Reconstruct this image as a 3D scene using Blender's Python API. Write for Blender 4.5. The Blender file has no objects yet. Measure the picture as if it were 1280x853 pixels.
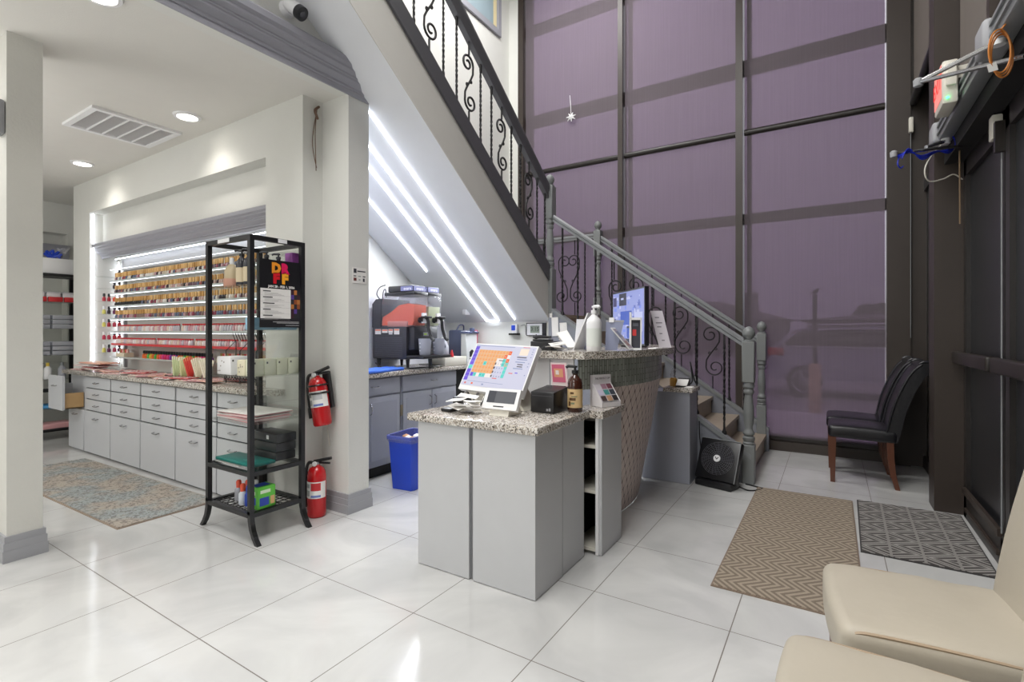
import bpy, bmesh, math, random
from mathutils import Vector, Matrix
random.seed(7)
scn = bpy.context.scene
COL = scn.collection
PI = math.pi

# ------------------------------------------------------------------ materials
def lin(c):
    if isinstance(c, str):
        c = c.lstrip('#'); c = [int(c[i:i+2], 16) for i in (0, 2, 4)]
    return tuple(((v/255)/12.92 if v/255 <= .04045 else ((v/255+.055)/1.055)**2.4) for v in c[:3]) + (1,)

def newmat(name):
    m = bpy.data.materials.new(name); m.use_nodes = True
    nt = m.node_tree
    return m, nt, nt.nodes, nt.links, nt.nodes['Principled BSDF']

def nd(nt, t, **kw):
    n = nt.nodes.new(t)
    for k, v in kw.items():
        if k in ('op',): n.operation = v
        elif hasattr(n, k) and k not in n.inputs: setattr(n, k, v)
        else: n.inputs[k].default_value = v
    return n

def math_(nt, op, a, b=None, c=None):
    n = nt.nodes.new('ShaderNodeMath'); n.operation = op
    for i, v in enumerate((a, b, c)):
        if v is None: continue
        if isinstance(v, (int, float)): n.inputs[i].default_value = v
        else: nt.links.new(v, n.inputs[i])
    return n.outputs[0]

def mixc(nt, fac, a, b, blend='MIX'):
    n = nt.nodes.new('ShaderNodeMix'); n.data_type = 'RGBA'; n.blend_type = blend
    for sock, v in ((n.inputs[0], fac), (n.inputs[6], a), (n.inputs[7], b)):
        if isinstance(v, (int, float, tuple)): sock.default_value = v
        else: nt.links.new(v, sock)
    return n.outputs[2]

def P(name, col, rough=.5, metal=0, var=.06, scale=8, bump=0, bscale=60, emit=0, spec=.5, alpha=1, coat=0):
    """plain principled surface with a gentle procedural tone variation and optional bump"""
    m, nt, N, L, b = newmat(name)
    c = lin(col)
    tc = nd(nt, 'ShaderNodeTexCoord')
    if var:
        nz = nd(nt, 'ShaderNodeTexNoise', Scale=scale, Detail=3)
        L.new(tc.outputs['Object'], nz.inputs['Vector'])
        d = tuple(v*(1-var) for v in c[:3])+(1,); l = tuple(min(1, v*(1+var)) for v in c[:3])+(1,)
        L.new(mixc(nt, nz.outputs['Fac'], d, l), b.inputs['Base Color'])
    else:
        b.inputs['Base Color'].default_value = c
    b.inputs['Roughness'].default_value = rough
    b.inputs['Metallic'].default_value = metal
    b.inputs['Specular IOR Level'].default_value = spec
    if coat: b.inputs['Coat Weight'].default_value = coat; b.inputs['Coat Roughness'].default_value = .1
    if alpha < 1: b.inputs['Alpha'].default_value = alpha
    if bump:
        nb = nd(nt, 'ShaderNodeTexNoise', Scale=bscale, Detail=4)
        L.new(tc.outputs['Object'], nb.inputs['Vector'])
        bp = nd(nt, 'ShaderNodeBump', Strength=bump, Distance=.02)
        L.new(nb.outputs['Fac'], bp.inputs['Height']); L.new(bp.outputs[0], b.inputs['Normal'])
    if emit:
        b.inputs['Emission Color'].default_value = c; b.inputs['Emission Strength'].default_value = emit
    return m

def glassmat(name, tint, refl=.08, rough=.03, body=0, bodycol=(1, 1, 1, 1)):
    m, nt, N, L, b = newmat(name); N.remove(b)
    t = nd(nt, 'ShaderNodeBsdfTransparent'); t.inputs[0].default_value = lin(tint)
    g = nd(nt, 'ShaderNodeBsdfGlossy'); g.inputs['Roughness'].default_value = rough
    lw = nd(nt, 'ShaderNodeLayerWeight', Blend=.25)
    mx = nd(nt, 'ShaderNodeMixShader')
    L.new(math_(nt, 'MULTIPLY_ADD', lw.outputs['Fresnel'], .35, refl*.3), mx.inputs[0])
    L.new(t.outputs[0], mx.inputs[1]); L.new(g.outputs[0], mx.inputs[2])
    last = mx
    if body:
        d = nd(nt, 'ShaderNodeBsdfDiffuse'); d.inputs[0].default_value = bodycol
        m2 = nd(nt, 'ShaderNodeMixShader'); m2.inputs[0].default_value = body
        L.new(mx.outputs[0], m2.inputs[1]); L.new(d.outputs[0], m2.inputs[2]); last = m2
    L.new(last.outputs[0], N['Material Output'].inputs[0])
    return m

def emat(name, col, s):
    m, nt, N, L, b = newmat(name)
    b.inputs['Base Color'].default_value = tuple(v*.15 for v in lin(col)[:3])+(1,)
    b.inputs['Emission Color'].default_value = lin(col); b.inputs['Emission Strength'].default_value = s
    return m

def floor_mat():
    m, nt, N, L, b = newmat('porcelain_floor')
    tc = nd(nt, 'ShaderNodeTexCoord'); sp = nd(nt, 'ShaderNodeSeparateXYZ'); L.new(tc.outputs['Object'], sp.inputs[0])
    T = .61
    def edge(o, off):
        fr = math_(nt, 'FRACT', math_(nt, 'DIVIDE', math_(nt, 'SUBTRACT', o, off), T))
        return math_(nt, 'ABSOLUTE', math_(nt, 'SUBTRACT', fr, .5))
    ex, ey = edge(sp.outputs[0], -.733), edge(sp.outputs[1], 1.882)
    line = math_(nt, 'GREATER_THAN', math_(nt, 'MAXIMUM', ex, ey), .5-.0035)
    nz = nd(nt, 'ShaderNodeTexNoise', Scale=1.6, Detail=6, Distortion=1.2); L.new(tc.outputs['Object'], nz.inputs['Vector'])
    rp = nd(nt, 'ShaderNodeValToRGB'); L.new(nz.outputs['Fac'], rp.inputs[0])
    rp.color_ramp.elements[0].position = .35; rp.color_ramp.elements[0].color = lin((188, 188, 187))
    rp.color_ramp.elements[1].position = .62; rp.color_ramp.elements[1].color = lin((205, 205, 203))
    L.new(mixc(nt, line, rp.outputs[0], lin((112, 106, 100))), b.inputs['Base Color'])
    L.new(math_(nt, 'MULTIPLY_ADD', line, .5, .11), b.inputs['Roughness'])
    n2 = nd(nt, 'ShaderNodeTexNoise', Scale=3.0, Detail=1); L.new(tc.outputs['Object'], n2.inputs['Vector'])
    bp = nd(nt, 'ShaderNodeBump', Strength=.06, Distance=.05); L.new(n2.outputs['Fac'], bp.inputs['Height']); L.new(bp.outputs[0], b.inputs['Normal'])
    return m

def granite_mat():
    m, nt, N, L, b = newmat('speckled_granite')
    tc = nd(nt, 'ShaderNodeTexCoord')
    v = nd(nt, 'ShaderNodeTexVoronoi', Scale=150); L.new(tc.outputs['Object'], v.inputs['Vector'])
    bw = nd(nt, 'ShaderNodeSeparateColor'); L.new(v.outputs['Color'], bw.inputs[0])
    rp = nd(nt, 'ShaderNodeValToRGB'); rp.color_ramp.interpolation = 'CONSTANT'; L.new(bw.outputs[0], rp.inputs[0])
    e = rp.color_ramp.elements
    e[0].color = lin((88, 80, 74)); e[1].position = .12; e[1].color = lin((158, 149, 138))
    for p, c in ((.36, (196, 190, 182)), (.62, (220, 216, 210)), (.82, (132, 124, 116)), (.92, (205, 196, 182))):
        x = e.new(p); x.color = lin(c)
    L.new(rp.outputs[0], b.inputs['Base Color']); b.inputs['Roughness'].default_value = .16
    return m

def attr_uv(nt):
    a = nd(nt, 'ShaderNodeAttribute'); a.attribute_name = 'arc_uv'
    s = nd(nt, 'ShaderNodeSeparateXYZ'); nt.links.new(a.outputs['Vector'], s.inputs[0])
    return s.outputs[0], s.outputs[1]

def hex_mat():
    m, nt, N, L, b = newmat('diamond_dot_tile')
    u, v = attr_uv(nt)
    A = math_(nt, 'DIVIDE', u, .072); B = math_(nt, 'DIVIDE', v, .115)
    def d(o):
        return math_(nt, 'SUBTRACT', .5, math_(nt, 'ABSOLUTE', math_(nt, 'SUBTRACT', math_(nt, 'FRACT', o), .5)))
    p, q = d(math_(nt, 'ADD', A, B)), d(math_(nt, 'SUBTRACT', A, B))
    line = math_(nt, 'LESS_THAN', math_(nt, 'MINIMUM', p, q), .045)
    dot = math_(nt, 'LESS_THAN', math_(nt, 'MAXIMUM', p, q), .12)
    nz = nd(nt, 'ShaderNodeTexNoise', Scale=14, Detail=4)
    base = mixc(nt, nz.outputs['Fac'], lin((206, 188, 180)), lin((228, 214, 207)))
    c1 = mixc(nt, line, base, lin((158, 138, 132)))
    L.new(mixc(nt, dot, c1, lin((90, 68, 62))), b.inputs['Base Color'])
    b.inputs['Roughness'].default_value = .35
    return m

def mosaic_mat():
    m, nt, N, L, b = newmat('stick_mosaic')
    u, v = attr_uv(nt)
    cb = nd(nt, 'ShaderNodeCombineXYZ'); L.new(v, cb.inputs[0]); L.new(u, cb.inputs[1])
    br = nd(nt, 'ShaderNodeTexBrick'); L.new(cb.outputs[0], br.inputs['Vector'])
    br.inputs['Scale'].default_value = 1; br.inputs['Brick Width'].default_value = .075; br.inputs['Row Height'].default_value = .019
    br.inputs['Mortar Size'].default_value = .0022; br.inputs['Mortar Smooth'].default_value = 0
    br.inputs['Color1'].default_value = lin((140, 145, 138)); br.inputs['Color2'].default_value = lin((172, 177, 168)); br.inputs['Mortar'].default_value = lin((110, 111, 104))
    L.new(br.outputs[0], b.inputs['Base Color']); b.inputs['Roughness'].default_value = .25
    return m

def rug_mat():
    m, nt, N, L, b = newmat('faded_rug')
    tc = nd(nt, 'ShaderNodeTexCoord')
    n1 = nd(nt, 'ShaderNodeTexNoise', Scale=30, Detail=5, Distortion=1.6); n2 = nd(nt, 'ShaderNodeTexNoise', Scale=3.2, Detail=3); n3 = nd(nt, 'ShaderNodeTexVoronoi', Scale=38)
    for n in (n1, n2, n3): L.new(tc.outputs['Object'], n.inputs['Vector'])
    r2 = nd(nt, 'ShaderNodeValToRGB'); L.new(n2.outputs['Fac'], r2.inputs[0])
    r2.color_ramp.elements[0].position = .44; r2.color_ramp.elements[0].color = lin((172, 163, 152))
    r2.color_ramp.elements[1].position = .58; r2.color_ramp.elements[1].color = lin((156, 162, 161))
    dk = math_(nt, 'GREATER_THAN', n1.outputs['Fac'], .53)
    c1 = mixc(nt, math_(nt, 'MULTIPLY', dk, .55), r2.outputs[0], lin((92, 86, 86)))
    lt = math_(nt, 'LESS_THAN', n3.outputs['Distance'], .22)
    L.new(mixc(nt, math_(nt, 'MULTIPLY', lt, .5), c1, lin((176, 166, 155))), b.inputs['Base Color'])
    b.inputs['Roughness'].default_value = .95; b.inputs['Specular IOR Level'].default_value = .1
    return m

def herring_mat(name, ca, cb_, px, py, amp, duty, double=False):
    m, nt, N, L, b = newmat(name)
    tc = nd(nt, 'ShaderNodeTexCoord'); sp = nd(nt, 'ShaderNodeSeparateXYZ'); L.new(tc.outputs['Object'], sp.inputs[0])
    tri = math_(nt, 'ABSOLUTE', math_(nt, 'SUBTRACT', math_(nt, 'FRACT', math_(nt, 'DIVIDE', sp.outputs[1], px)), .5))
    s = math_(nt, 'FRACT', math_(nt, 'ADD', math_(nt, 'DIVIDE', sp.outputs[0], py), math_(nt, 'MULTIPLY', tri, amp)))
    st = math_(nt, 'GREATER_THAN', s, duty)
    if double:   # key-like second set of bars crossing the first
        s2 = math_(nt, 'FRACT', math_(nt, 'SUBTRACT', math_(nt, 'DIVIDE', sp.outputs[1], py*2), math_(nt, 'MULTIPLY', tri, amp*.5)))
        a2 = math_(nt, 'LESS_THAN', math_(nt, 'ABSOLUTE', math_(nt, 'SUBTRACT', s2, .5)), .13)
        st = math_(nt, 'MULTIPLY', st, math_(nt, 'SUBTRACT', 1, a2))
        edge = math_(nt, 'LESS_THAN', math_(nt, 'ABSOLUTE', math_(nt, 'SUBTRACT', tri, .25)), .022)
        st = math_(nt, 'MULTIPLY', st, math_(nt, 'SUBTRACT', 1, edge))
    nz = nd(nt, 'ShaderNodeTexNoise', Scale=160, Detail=2); L.new(tc.outputs['Object'], nz.inputs['Vector'])
    c = mixc(nt, st, lin(ca), lin(cb_))
    L.new(mixc(nt, math_(nt, 'MULTIPLY', nz.outputs['Fac'], .35), c, lin((70, 64, 58))), b.inputs['Base Color'])
    b.inputs['Roughness'].default_value = .95; b.inputs['Specular IOR Level'].default_value = .1
    return m

def key_mat():
    m, nt, N, L, b = newmat('geometric_mat')
    tc = nd(nt, 'ShaderNodeTexCoord'); sp = nd(nt, 'ShaderNodeSeparateXYZ'); L.new(tc.outputs['Object'], sp.inputs[0])
    A = math_(nt, 'DIVIDE', sp.outputs[0], .30); B = math_(nt, 'DIVIDE', sp.outputs[1], .21)
    def d(o): return math_(nt, 'ABSOLUTE', math_(nt, 'SUBTRACT', math_(nt, 'FRACT', o), .5))
    p, q = d(math_(nt, 'ADD', A, B)), d(math_(nt, 'SUBTRACT', A, B))
    ring = math_(nt, 'FRACT', math_(nt, 'MULTIPLY', math_(nt, 'MAXIMUM', p, q), 5.0))
    st = math_(nt, 'LESS_THAN', ring, .38)
    cut = math_(nt, 'LESS_THAN', math_(nt, 'ABSOLUTE', math_(nt, 'SUBTRACT', p, q)), .045)
    st = math_(nt, 'MULTIPLY', st, math_(nt, 'SUBTRACT', 1, cut))
    st = math_(nt, 'MAXIMUM', st, math_(nt, 'MULTIPLY', cut, .75))
    nz = nd(nt, 'ShaderNodeTexNoise', Scale=160, Detail=2); L.new(tc.outputs['Object'], nz.inputs['Vector'])
    c = mixc(nt, st, lin((84, 81, 80)), lin((160, 157, 153)))
    L.new(mixc(nt, math_(nt, 'MULTIPLY', nz.outputs['Fac'], .3), c, lin((70, 66, 62))), b.inputs['Base Color'])
    b.inputs['Roughness'].default_value = .95; b.inputs['Specular IOR Level'].default_value = .1
    return m

def shade_mat():
    m, nt, N, L, b = newmat('purple_solar_shade'); N.remove(b)
    tc = nd(nt, 'ShaderNodeTexCoord')
    w = nd(nt, 'ShaderNodeTexNoise', Scale=1.0, Detail=4); mp = nd(nt, 'ShaderNodeMapping'); mp.inputs['Scale'].default_value = (60, 60, 1.2)
    L.new(tc.outputs['Object'], mp.inputs[0]); L.new(mp.outputs[0], w.inputs['Vector'])
    w2 = nd(nt, 'ShaderNodeTexNoise', Scale=.9, Detail=2); L.new(tc.outputs['Object'], w2.inputs['Vector'])
    c = mixc(nt, w.outputs['Fac'], lin((134, 124, 133)), lin((152, 142, 151)))
    c = mixc(nt, math_(nt, 'MULTIPLY', w2.outputs['Fac'], .6), c, lin((138, 131, 129)))
    t = nd(nt, 'ShaderNodeBsdfTransparent'); t.inputs[0].default_value = (.62, .535, .66, 1)
    d = nd(nt, 'ShaderNodeBsdfDiffuse'); L.new(c, d.inputs[0])
    tr = nd(nt, 'ShaderNodeBsdfTranslucent'); tr.inputs[0].default_value = (.06, .045, .06, 1)
    m1 = nd(nt, 'ShaderNodeMixShader'); m1.inputs[0].default_value = .25; L.new(d.outputs[0], m1.inputs[1]); L.new(tr.outputs[0], m1.inputs[2])
    m2 = nd(nt, 'ShaderNodeMixShader'); m2.inputs[0].default_value = .36; L.new(m1.outputs[0], m2.inputs[1]); L.new(t.outputs[0], m2.inputs[2])
    L.new(m2.outputs[0], N['Material Output'].inputs[0])
    return m

W = dict(
 wall=P('white_plaster', (222, 222, 217), .75, var=.02, bump=.10, bscale=90),
 wall_cool=P('cool_white_plaster', (216, 218, 222), .75, var=.02, bump=.06, bscale=90),
 shiny=P('glossy_textured_white', (232, 232, 238), .3, var=.02, bump=.5, bscale=26),
 ceil=P('ceiling_white', (222, 220, 214), .8, var=.02, bump=.08, bscale=120),
 soffit=P('soffit_white', (232, 234, 238), .7, var=.02),
 floor=floor_mat(), granite=granite_mat(), hex=hex_mat(), mosaic=mosaic_mat(), rug=rug_mat(), shade=shade_mat(),
 trim=P('lavender_grey_trim', (156, 156, 164), .45, var=.012),
 base=P('grey_baseboard', (160, 161, 165), .45, var=.05),
 cab=P('light_grey_laminate', (196, 198, 202), .35, var=.02),
 cab2=P('blue_grey_cabinet', (158, 161, 172), .45, var=.03),
 desk=P('grey_desk_panel', (192, 193, 195), .45, var=.03),
 dark=P('dark_gap', (24, 23, 24), .8),
 chrome=P('brushed_steel', (190, 190, 192), .25, metal=1, var=.03),
 white=P('white_plastic', (235, 235, 236), .35, var=.01),
 offw=P('cream_plastic', (220, 216, 204), .45, var=.02),
 black=P('black_plastic', (26, 26, 29), .35, var=.1),
 blackm=P('black_metal', (30, 30, 32), .4, var=.1, spec=.5),
 iron=P('wrought_iron', (24, 23, 24), .5, var=.15),
 rail=P('grey_painted_rail', (130, 133, 135), .4, var=.04),
 newel=P('grey_painted_newel', (124, 127, 127), .4, var=.04),
 band=P('dark_grey_stringer', (84, 84, 88), .45, var=.05),
 string=P('pale_stringer', (206, 204, 198), .7, var=.02),
 stringl=P('lavender_stringer', (132, 135, 144), .5, var=.04),
 tread=P('tan_stone_tread', (158, 144, 128), .4, var=.12, scale=20),
 bronze=P('bronze_frame', (58, 50, 45), .4, var=.08),
 bronze2=P('dark_bronze', (40, 35, 32), .35, var=.1),
 dpanel=P('tinted_door_panel', (40, 41, 44), .28, var=.1),
 shade2=P('taupe_shade', (112, 104, 98), .8, var=.05),
 pane=glassmat('window_glass', (250, 250, 252), .04),
 glass=glassmat('clear_shelf_glass', (253, 254, 253), .03, .03),
 clear=glassmat('clear_plastic', (248, 248, 250), .08, .1, .10, (.9, .9, .95, 1)),
 frost=glassmat('frosted_plastic', (215, 218, 226), .1, .2, .45, (.75, .76, .82, 1)),
 led=emat('cool_led', (236, 242, 255), 9), ledn=emat('niche_led', (240, 245, 255), 9),
 row_fill=emat('shelf_row_fill', (240, 245, 255), 3.5),
 lamp=emat('downlight_glow', (255, 248, 236), 12),
 tan=P('tan_leather', (176, 168, 153), .5, var=.07, scale=5, bump=.06, bscale=30),
 tanpipe=P('tan_piping', (168, 148, 124), .5),
 leather=P('black_leather', (24, 24, 28), .32, var=.15, bump=.08, bscale=40),
 wood=P('cherry_wood', (92, 52, 34), .35, var=.2, scale=12),
 gold=P('gold_cap', (230, 188, 126), .35, var=.12, scale=30),
 red=P('extinguisher_red', (186, 20, 26), .25, var=.05, coat=.3),
 redc=P('red_card', (196, 48, 52), .5),
 pink=P('pink_card', (226, 170, 172), .55),
 blue=P('bin_blue', (30, 66, 186), .4, var=.08),
 cloth=P('blue_cloth', (66, 112, 214), .85, var=.12, bump=.3, bscale=20),
 paper=P('white_paper', (238, 236, 232), .7, var=.02),
 teal=P('teal_cover', (18, 118, 110), .4, var=.05),
 green=P('green_box', (98, 190, 66), .45, var=.08),
 orange=P('orange_slush', (232, 92, 52), .35, var=.08, scale=25),
 lime=P('pale_green_slush', (206, 214, 170), .4, var=.05),
 amber=P('amber_glass', (58, 26, 14), .12, var=.1, coat=.4),
 label=P('kraft_label', (208, 178, 130), .6, var=.12, scale=60),
 lav=P('lavender_panel', (140, 146, 172), .4, var=.05),
 cable_o=P('orange_cable', (190, 118, 50), .5), cable_b=P('blue_cable', (30, 50, 190), .45),
 matb=herring_mat('herringbone_mat', (172, 159, 142), (132, 120, 107), .17, .042, 4, .5),
 matg=key_mat(),
 asphalt=P('asphalt', (150, 146, 148), .9, var=.15), house=P('far_house', (128, 122, 126), .9), roof=P('far_roof', (92, 86, 88), .9),
 carp=P('car_paint', (186, 188, 200), .3, var=.05, coat=.5), carg=P('car_glass', (20, 20, 24), .5), tyre=P('tyre_rubber', (26, 26, 26), .8),
 tail=P('tail_light', (220, 40, 50), .3), timber=P('timber_sleeve', (246, 206, 164), .8, var=.15), tree=P('tree_leaves', (88, 90, 84), .9, var=.3, scale=3),
)
_cm = {}
def C(r, g, b, rough=.5):
    k = (r, g, b, rough)
    if k not in _cm: _cm[k] = P('paint_%d_%d_%d' % (r, g, b), (r, g, b), rough, var=.04)
    return _cm[k]

# ------------------------------------------------------------------ mesh builder
class MB:
    def __init__(s): s.v, s.f, s.m, s.s = [], [], [], []
    def add(s, vs, fs, mat=0, smooth=False, mtx=None):
        b = len(s.v)
        s.v += [tuple((mtx @ Vector(v)) if mtx else v) for v in vs]
        for f in fs: s.f.append([b+i for i in f]); s.m.append(mat); s.s.append(smooth)
        return s
    def box(s, a, b, mat=0, mtx=None):
        (x0, y0, z0), (x1, y1, z1) = a, b
        vs = [(x, y, z) for z in (z0, z1) for y in (y0, y1) for x in (x0, x1)]
        return s.add(vs, [(0, 2, 3, 1), (4, 5, 7, 6), (0, 1, 5, 4), (2, 6, 7, 3), (0, 4, 6, 2), (1, 3, 7, 5)], mat, False, mtx)
    def cbox(s, c, size, rot=(0, 0, 0), mat=0):
        h = [v/2 for v in size]
        return s.box([-v for v in h], h, mat, Matrix.Translation(c) @ eul(rot))
    def rbox(s, a, b, r=.01, seg=2, mat=0, mtx=None, fn=None, cuts=0):
        bm = bmesh.new(); bmesh.ops.create_cube(bm, size=1)
        for v in bm.verts:
            v.co = Vector([(a[i]+b[i])/2 + v.co[i]*(b[i]-a[i]) for i in range(3)])
        bmesh.ops.bevel(bm, geom=bm.edges[:], offset=r, segments=seg, profile=.5, affect='EDGES', clamp_overlap=True)
        if cuts: bmesh.ops.subdivide_edges(bm, edges=[e for e in bm.edges if e.calc_length() > r*3], cuts=cuts, use_grid_fill=True)
        if fn:
            for v in bm.verts: v.co = Vector(fn(v.co))
        bm.verts.index_update()
        s.add([tuple(v.co) for v in bm.verts], [[v.index for v in f.verts] for f in bm.faces], mat, True, mtx)
        bm.free(); return s
    def cyl(s, p0, p1, r0, r1=None, n=16, mat=0, cap=True, mtx=None):
        r1 = r0 if r1 is None else r1
        p0, p1 = Vector(p0), Vector(p1); d = (p1-p0).normalized()
        u = d.orthogonal().normalized(); w = d.cross(u)
        vs = []
        for p, r in ((p0, r0), (p1, r1)):
            for i in range(n):
                t = 2*PI*i/n; vs.append(tuple(p+u*math.cos(t)*r+w*math.sin(t)*r))
        s.add(vs, [(i, (i+1) % n, n+(i+1) % n, n+i) for i in range(n)], mat, True, mtx)
        if cap: s.add(vs, [list(range(n))[::-1], list(range(n, 2*n))], mat, False, mtx)
        return s
    def tube(s, pts, r=.005, n=6, mat=0, closed=False, mtx=None, rr=None):
        pts = [Vector(p) for p in pts]; k = len(pts); vs = []; u = None
        for i, p in enumerate(pts):
            a = pts[i-1] if (i or closed) else p; b = pts[(i+1) % k] if (i < k-1 or closed) else p
            d = (b-a).normalized() if (b-a).length > 1e-9 else Vector((0, 0, 1))
            u = d.orthogonal().normalized() if u is None else (u - d*u.dot(d)).normalized()
            w = d.cross(u); q = rr[i] if rr else r
            for j in range(n):
                t = 2*PI*j/n; vs.append(tuple(p+u*math.cos(t)*q+w*math.sin(t)*q))
        fs = []
        for i in range(k if closed else k-1):
            for j in range(n):
                a0, b0 = i*n, ((i+1) % k)*n
                fs.append((a0+j, a0+(j+1) % n, b0+(j+1) % n, b0+j))
        s.add(vs, fs, mat, True, mtx)
        if not closed: s.add(vs, [list(range(n))[::-1], list(range((k-1)*n, k*n))], mat, False, mtx)
        return s
    def lathe(s, prof, c=(0, 0, 0), n=20, mat=0, mtx=None):
        vs = []; k = len(prof)
        for r, z in prof:
            for j in range(n):
                t = 2*PI*j/n; vs.append((c[0]+r*math.cos(t), c[1]+r*math.sin(t), c[2]+z))
        fs = [(i*n+j, i*n+(j+1) % n, (i+1)*n+(j+1) % n, (i+1)*n+j) for i in range(k-1) for j in range(n)]
        s.add(vs, fs, mat, True, mtx)
        s.add(vs, [list(range(n))[::-1], list(range((k-1)*n, k*n))], mat, False, mtx)
        return s
    def prism(s, poly, ax, a, b, mat=0, smooth=False, mtx=None):
        def mk(p, h): return {'x': (h, p[0], p[1]), 'y': (p[0], h, p[1]), 'z': (p[0], p[1], h)}[ax]
        n = len(poly); vs = [mk(p, a) for p in poly]+[mk(p, b) for p in poly]
        s.add(vs, [(i, (i+1) % n, n+(i+1) % n, n+i) for i in range(n)], mat, smooth, mtx)
        s.add(vs, [list(range(n))[::-1], list(range(n, 2*n))], mat, False, mtx)
        return s
    def quad(s, *p, mat=0): return s.add(p, [list(range(len(p)))], mat)
    def build(s, name, mats, parent=None, local=False, ang=38, recalc=True):
        me = bpy.data.meshes.new(name)
        mats = mats if isinstance(mats, (list, tuple)) else [mats]
        vs = [Vector(v) for v in s.v]
        loc = None
        if parent is not None:
            if not local:
                inv = WM[parent].inverted(); vs = [inv @ v for v in vs]
        elif not local:
            xs = [v.x for v in vs]; ys = [v.y for v in vs]; zs = [v.z for v in vs]
            loc = Vector(((min(xs)+max(xs))/2, (min(ys)+max(ys))/2, min(zs)))
            vs = [v-loc for v in vs]
        me.from_pydata(vs, [], s.f)
        for i, m in enumerate(mats): me.materials.append(W[m] if isinstance(m, str) else m)
        me.polygons.foreach_set('material_index', s.m); me.polygons.foreach_set('use_smooth', s.s)
        if recalc:
            bm = bmesh.new(); bm.from_mesh(me); bmesh.ops.remove_doubles(bm, verts=bm.verts, dist=1e-6)
            bmesh.ops.recalc_face_normals(bm, faces=bm.faces); bm.to_mesh(me); bm.free()
        me.set_sharp_from_angle(angle=math.radians(ang))
        o = bpy.data.objects.new(name, me); COL.objects.link(o)
        if parent is not None: o.parent = parent; WM[o] = WM[parent]
        else:
            if loc is not None: o.location = loc
            WM[o] = Matrix.Translation(loc if loc is not None else (0, 0, 0))
        return o
WM = {}
def eul(r): return Matrix.Rotation(r[2], 4, 'Z') @ Matrix.Rotation(r[1], 4, 'Y') @ Matrix.Rotation(r[0], 4, 'X')

def tag(o, label, cat, group=None):
    o['label'] = label; o['category'] = cat
    if group: o['group'] = group
    return o
def thing(name, label, cat, loc=(0, 0, 0), rz=0, group=None):
    o = bpy.data.objects.new(name, None); COL.objects.link(o); o.empty_display_size = .1
    o.location = loc; o.rotation_euler = (0, 0, rz)
    WM[o] = Matrix.Translation(loc) @ Matrix.Rotation(rz, 4, 'Z')
    return tag(o, label, cat, group)
def struct(o, kind='structure'): o['kind'] = kind; return o
def dup(root, loc=None, rz=None, label=None, group=None):
    r = root.copy(); COL.objects.link(r)
    if loc is not None: r.location = loc
    if rz is not None: r.rotation_euler = (0, 0, rz)
    if label: r['label'] = label
    if group: r['group'] = group
    for ch in list(root.children):
        c = ch.copy(); COL.objects.link(c); c.parent = r
        for g in list(ch.children):
            d = g.copy(); COL.objects.link(d); d.parent = c
    return r

class PL:
    """a flat face: origin, right and up directions, for laying marks on it"""
    def __init__(s, o, r, u):
        s.o, s.r, s.u = Vector(o), Vector(r).normalized(), Vector(u).normalized(); s.n = s.r.cross(s.u)
    def p(s, a, b, d=0): return tuple(s.o+s.r*a+s.u*b+s.n*d)
    def rect(s, mb, a0, b0, a1, b1, mat=0, d=.0008):
        mb.quad(s.p(a0, b0, d), s.p(a1, b0, d), s.p(a1, b1, d), s.p(a0, b1, d), mat=mat)
    def slab(s, mb, a0, b0, a1, b1, d0, d1, mat=0):
        vs = [s.p(a, b, d) for d in (d0, d1) for b in (b0, b1) for a in (a0, a1)]
        mb.add(vs, [(0, 2, 3, 1), (4, 5, 7, 6), (0, 1, 5, 4), (2, 6, 7, 3), (0, 4, 6, 2), (1, 3, 7, 5)], mat)

def text(s, size, pl, a, b, mat, parent, name='lettering', d=.0045, align='CENTER', extr=.0004, sx=1, bold=0):
    cu = bpy.data.curves.new('t', 'FONT'); cu.body = s; cu.size = size; cu.align_x = align; cu.align_y = 'CENTER'; cu.extrude = extr; cu.resolution_u = 2; cu.offset = bold
    ob = bpy.data.objects.new('t', cu); COL.objects.link(ob)
    dg = bpy.context.evaluated_depsgraph_get(); me = bpy.data.meshes.new_from_object(ob.evaluated_get(dg))
    bpy.data.objects.remove(ob); bpy.data.curves.remove(cu)
    inv = WM[parent].inverted()
    for v in me.vertices:
        v.co = inv @ Vector(pl.p(a+v.co.x*sx, b+v.co.y, d+v.co.z))
    me.name = name; me.materials.clear(); me.materials.append(W[mat] if isinstance(mat, str) else mat)
    o = bpy.data.objects.new(name, me); COL.objects.link(o); o.parent = parent; WM[o] = WM[parent]
    return o

def spiral(cx, cy, r0, r1, a0, a1, n=18):
    return [(cx+(r0+(r1-r0)*i/n)*math.cos(math.radians(a0+(a1-a0)*i/n)), cy+(r0+(r1-r0)*i/n)*math.sin(math.radians(a0+(a1-a0)*i/n))) for i in range(n+1)]
def crom(pts, n=6):
    P_ = [Vector(p) for p in pts]; out = []
    for i in range(len(P_)-1):
        p0, p1, p2, p3 = P_[max(i-1, 0)], P_[i], P_[i+1], P_[min(i+2, len(P_)-1)]
        for k in range(n):
            t = k/n
            out.append(.5*((2*p1)+(p2-p0)*t+(2*p0-5*p1+4*p2-p3)*t*t+(3*p1-p0-3*p2+p3)*t**3))
    out.append(P_[-1]); return [tuple(v) for v in out]
# ------------------------------------------------------------------ camera
cam = bpy.data.cameras.new('camera'); co = bpy.data.objects.new('camera', cam); COL.objects.link(co)
co.location = (0, 0, 1.263); co.rotation_euler = (PI/2, 0, math.atan2(400, 631))
cam.sensor_width = 36; cam.lens = 631/1280*36; cam.shift_y = -12.5/1280; cam.clip_start = .05
scn.camera = co

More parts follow.
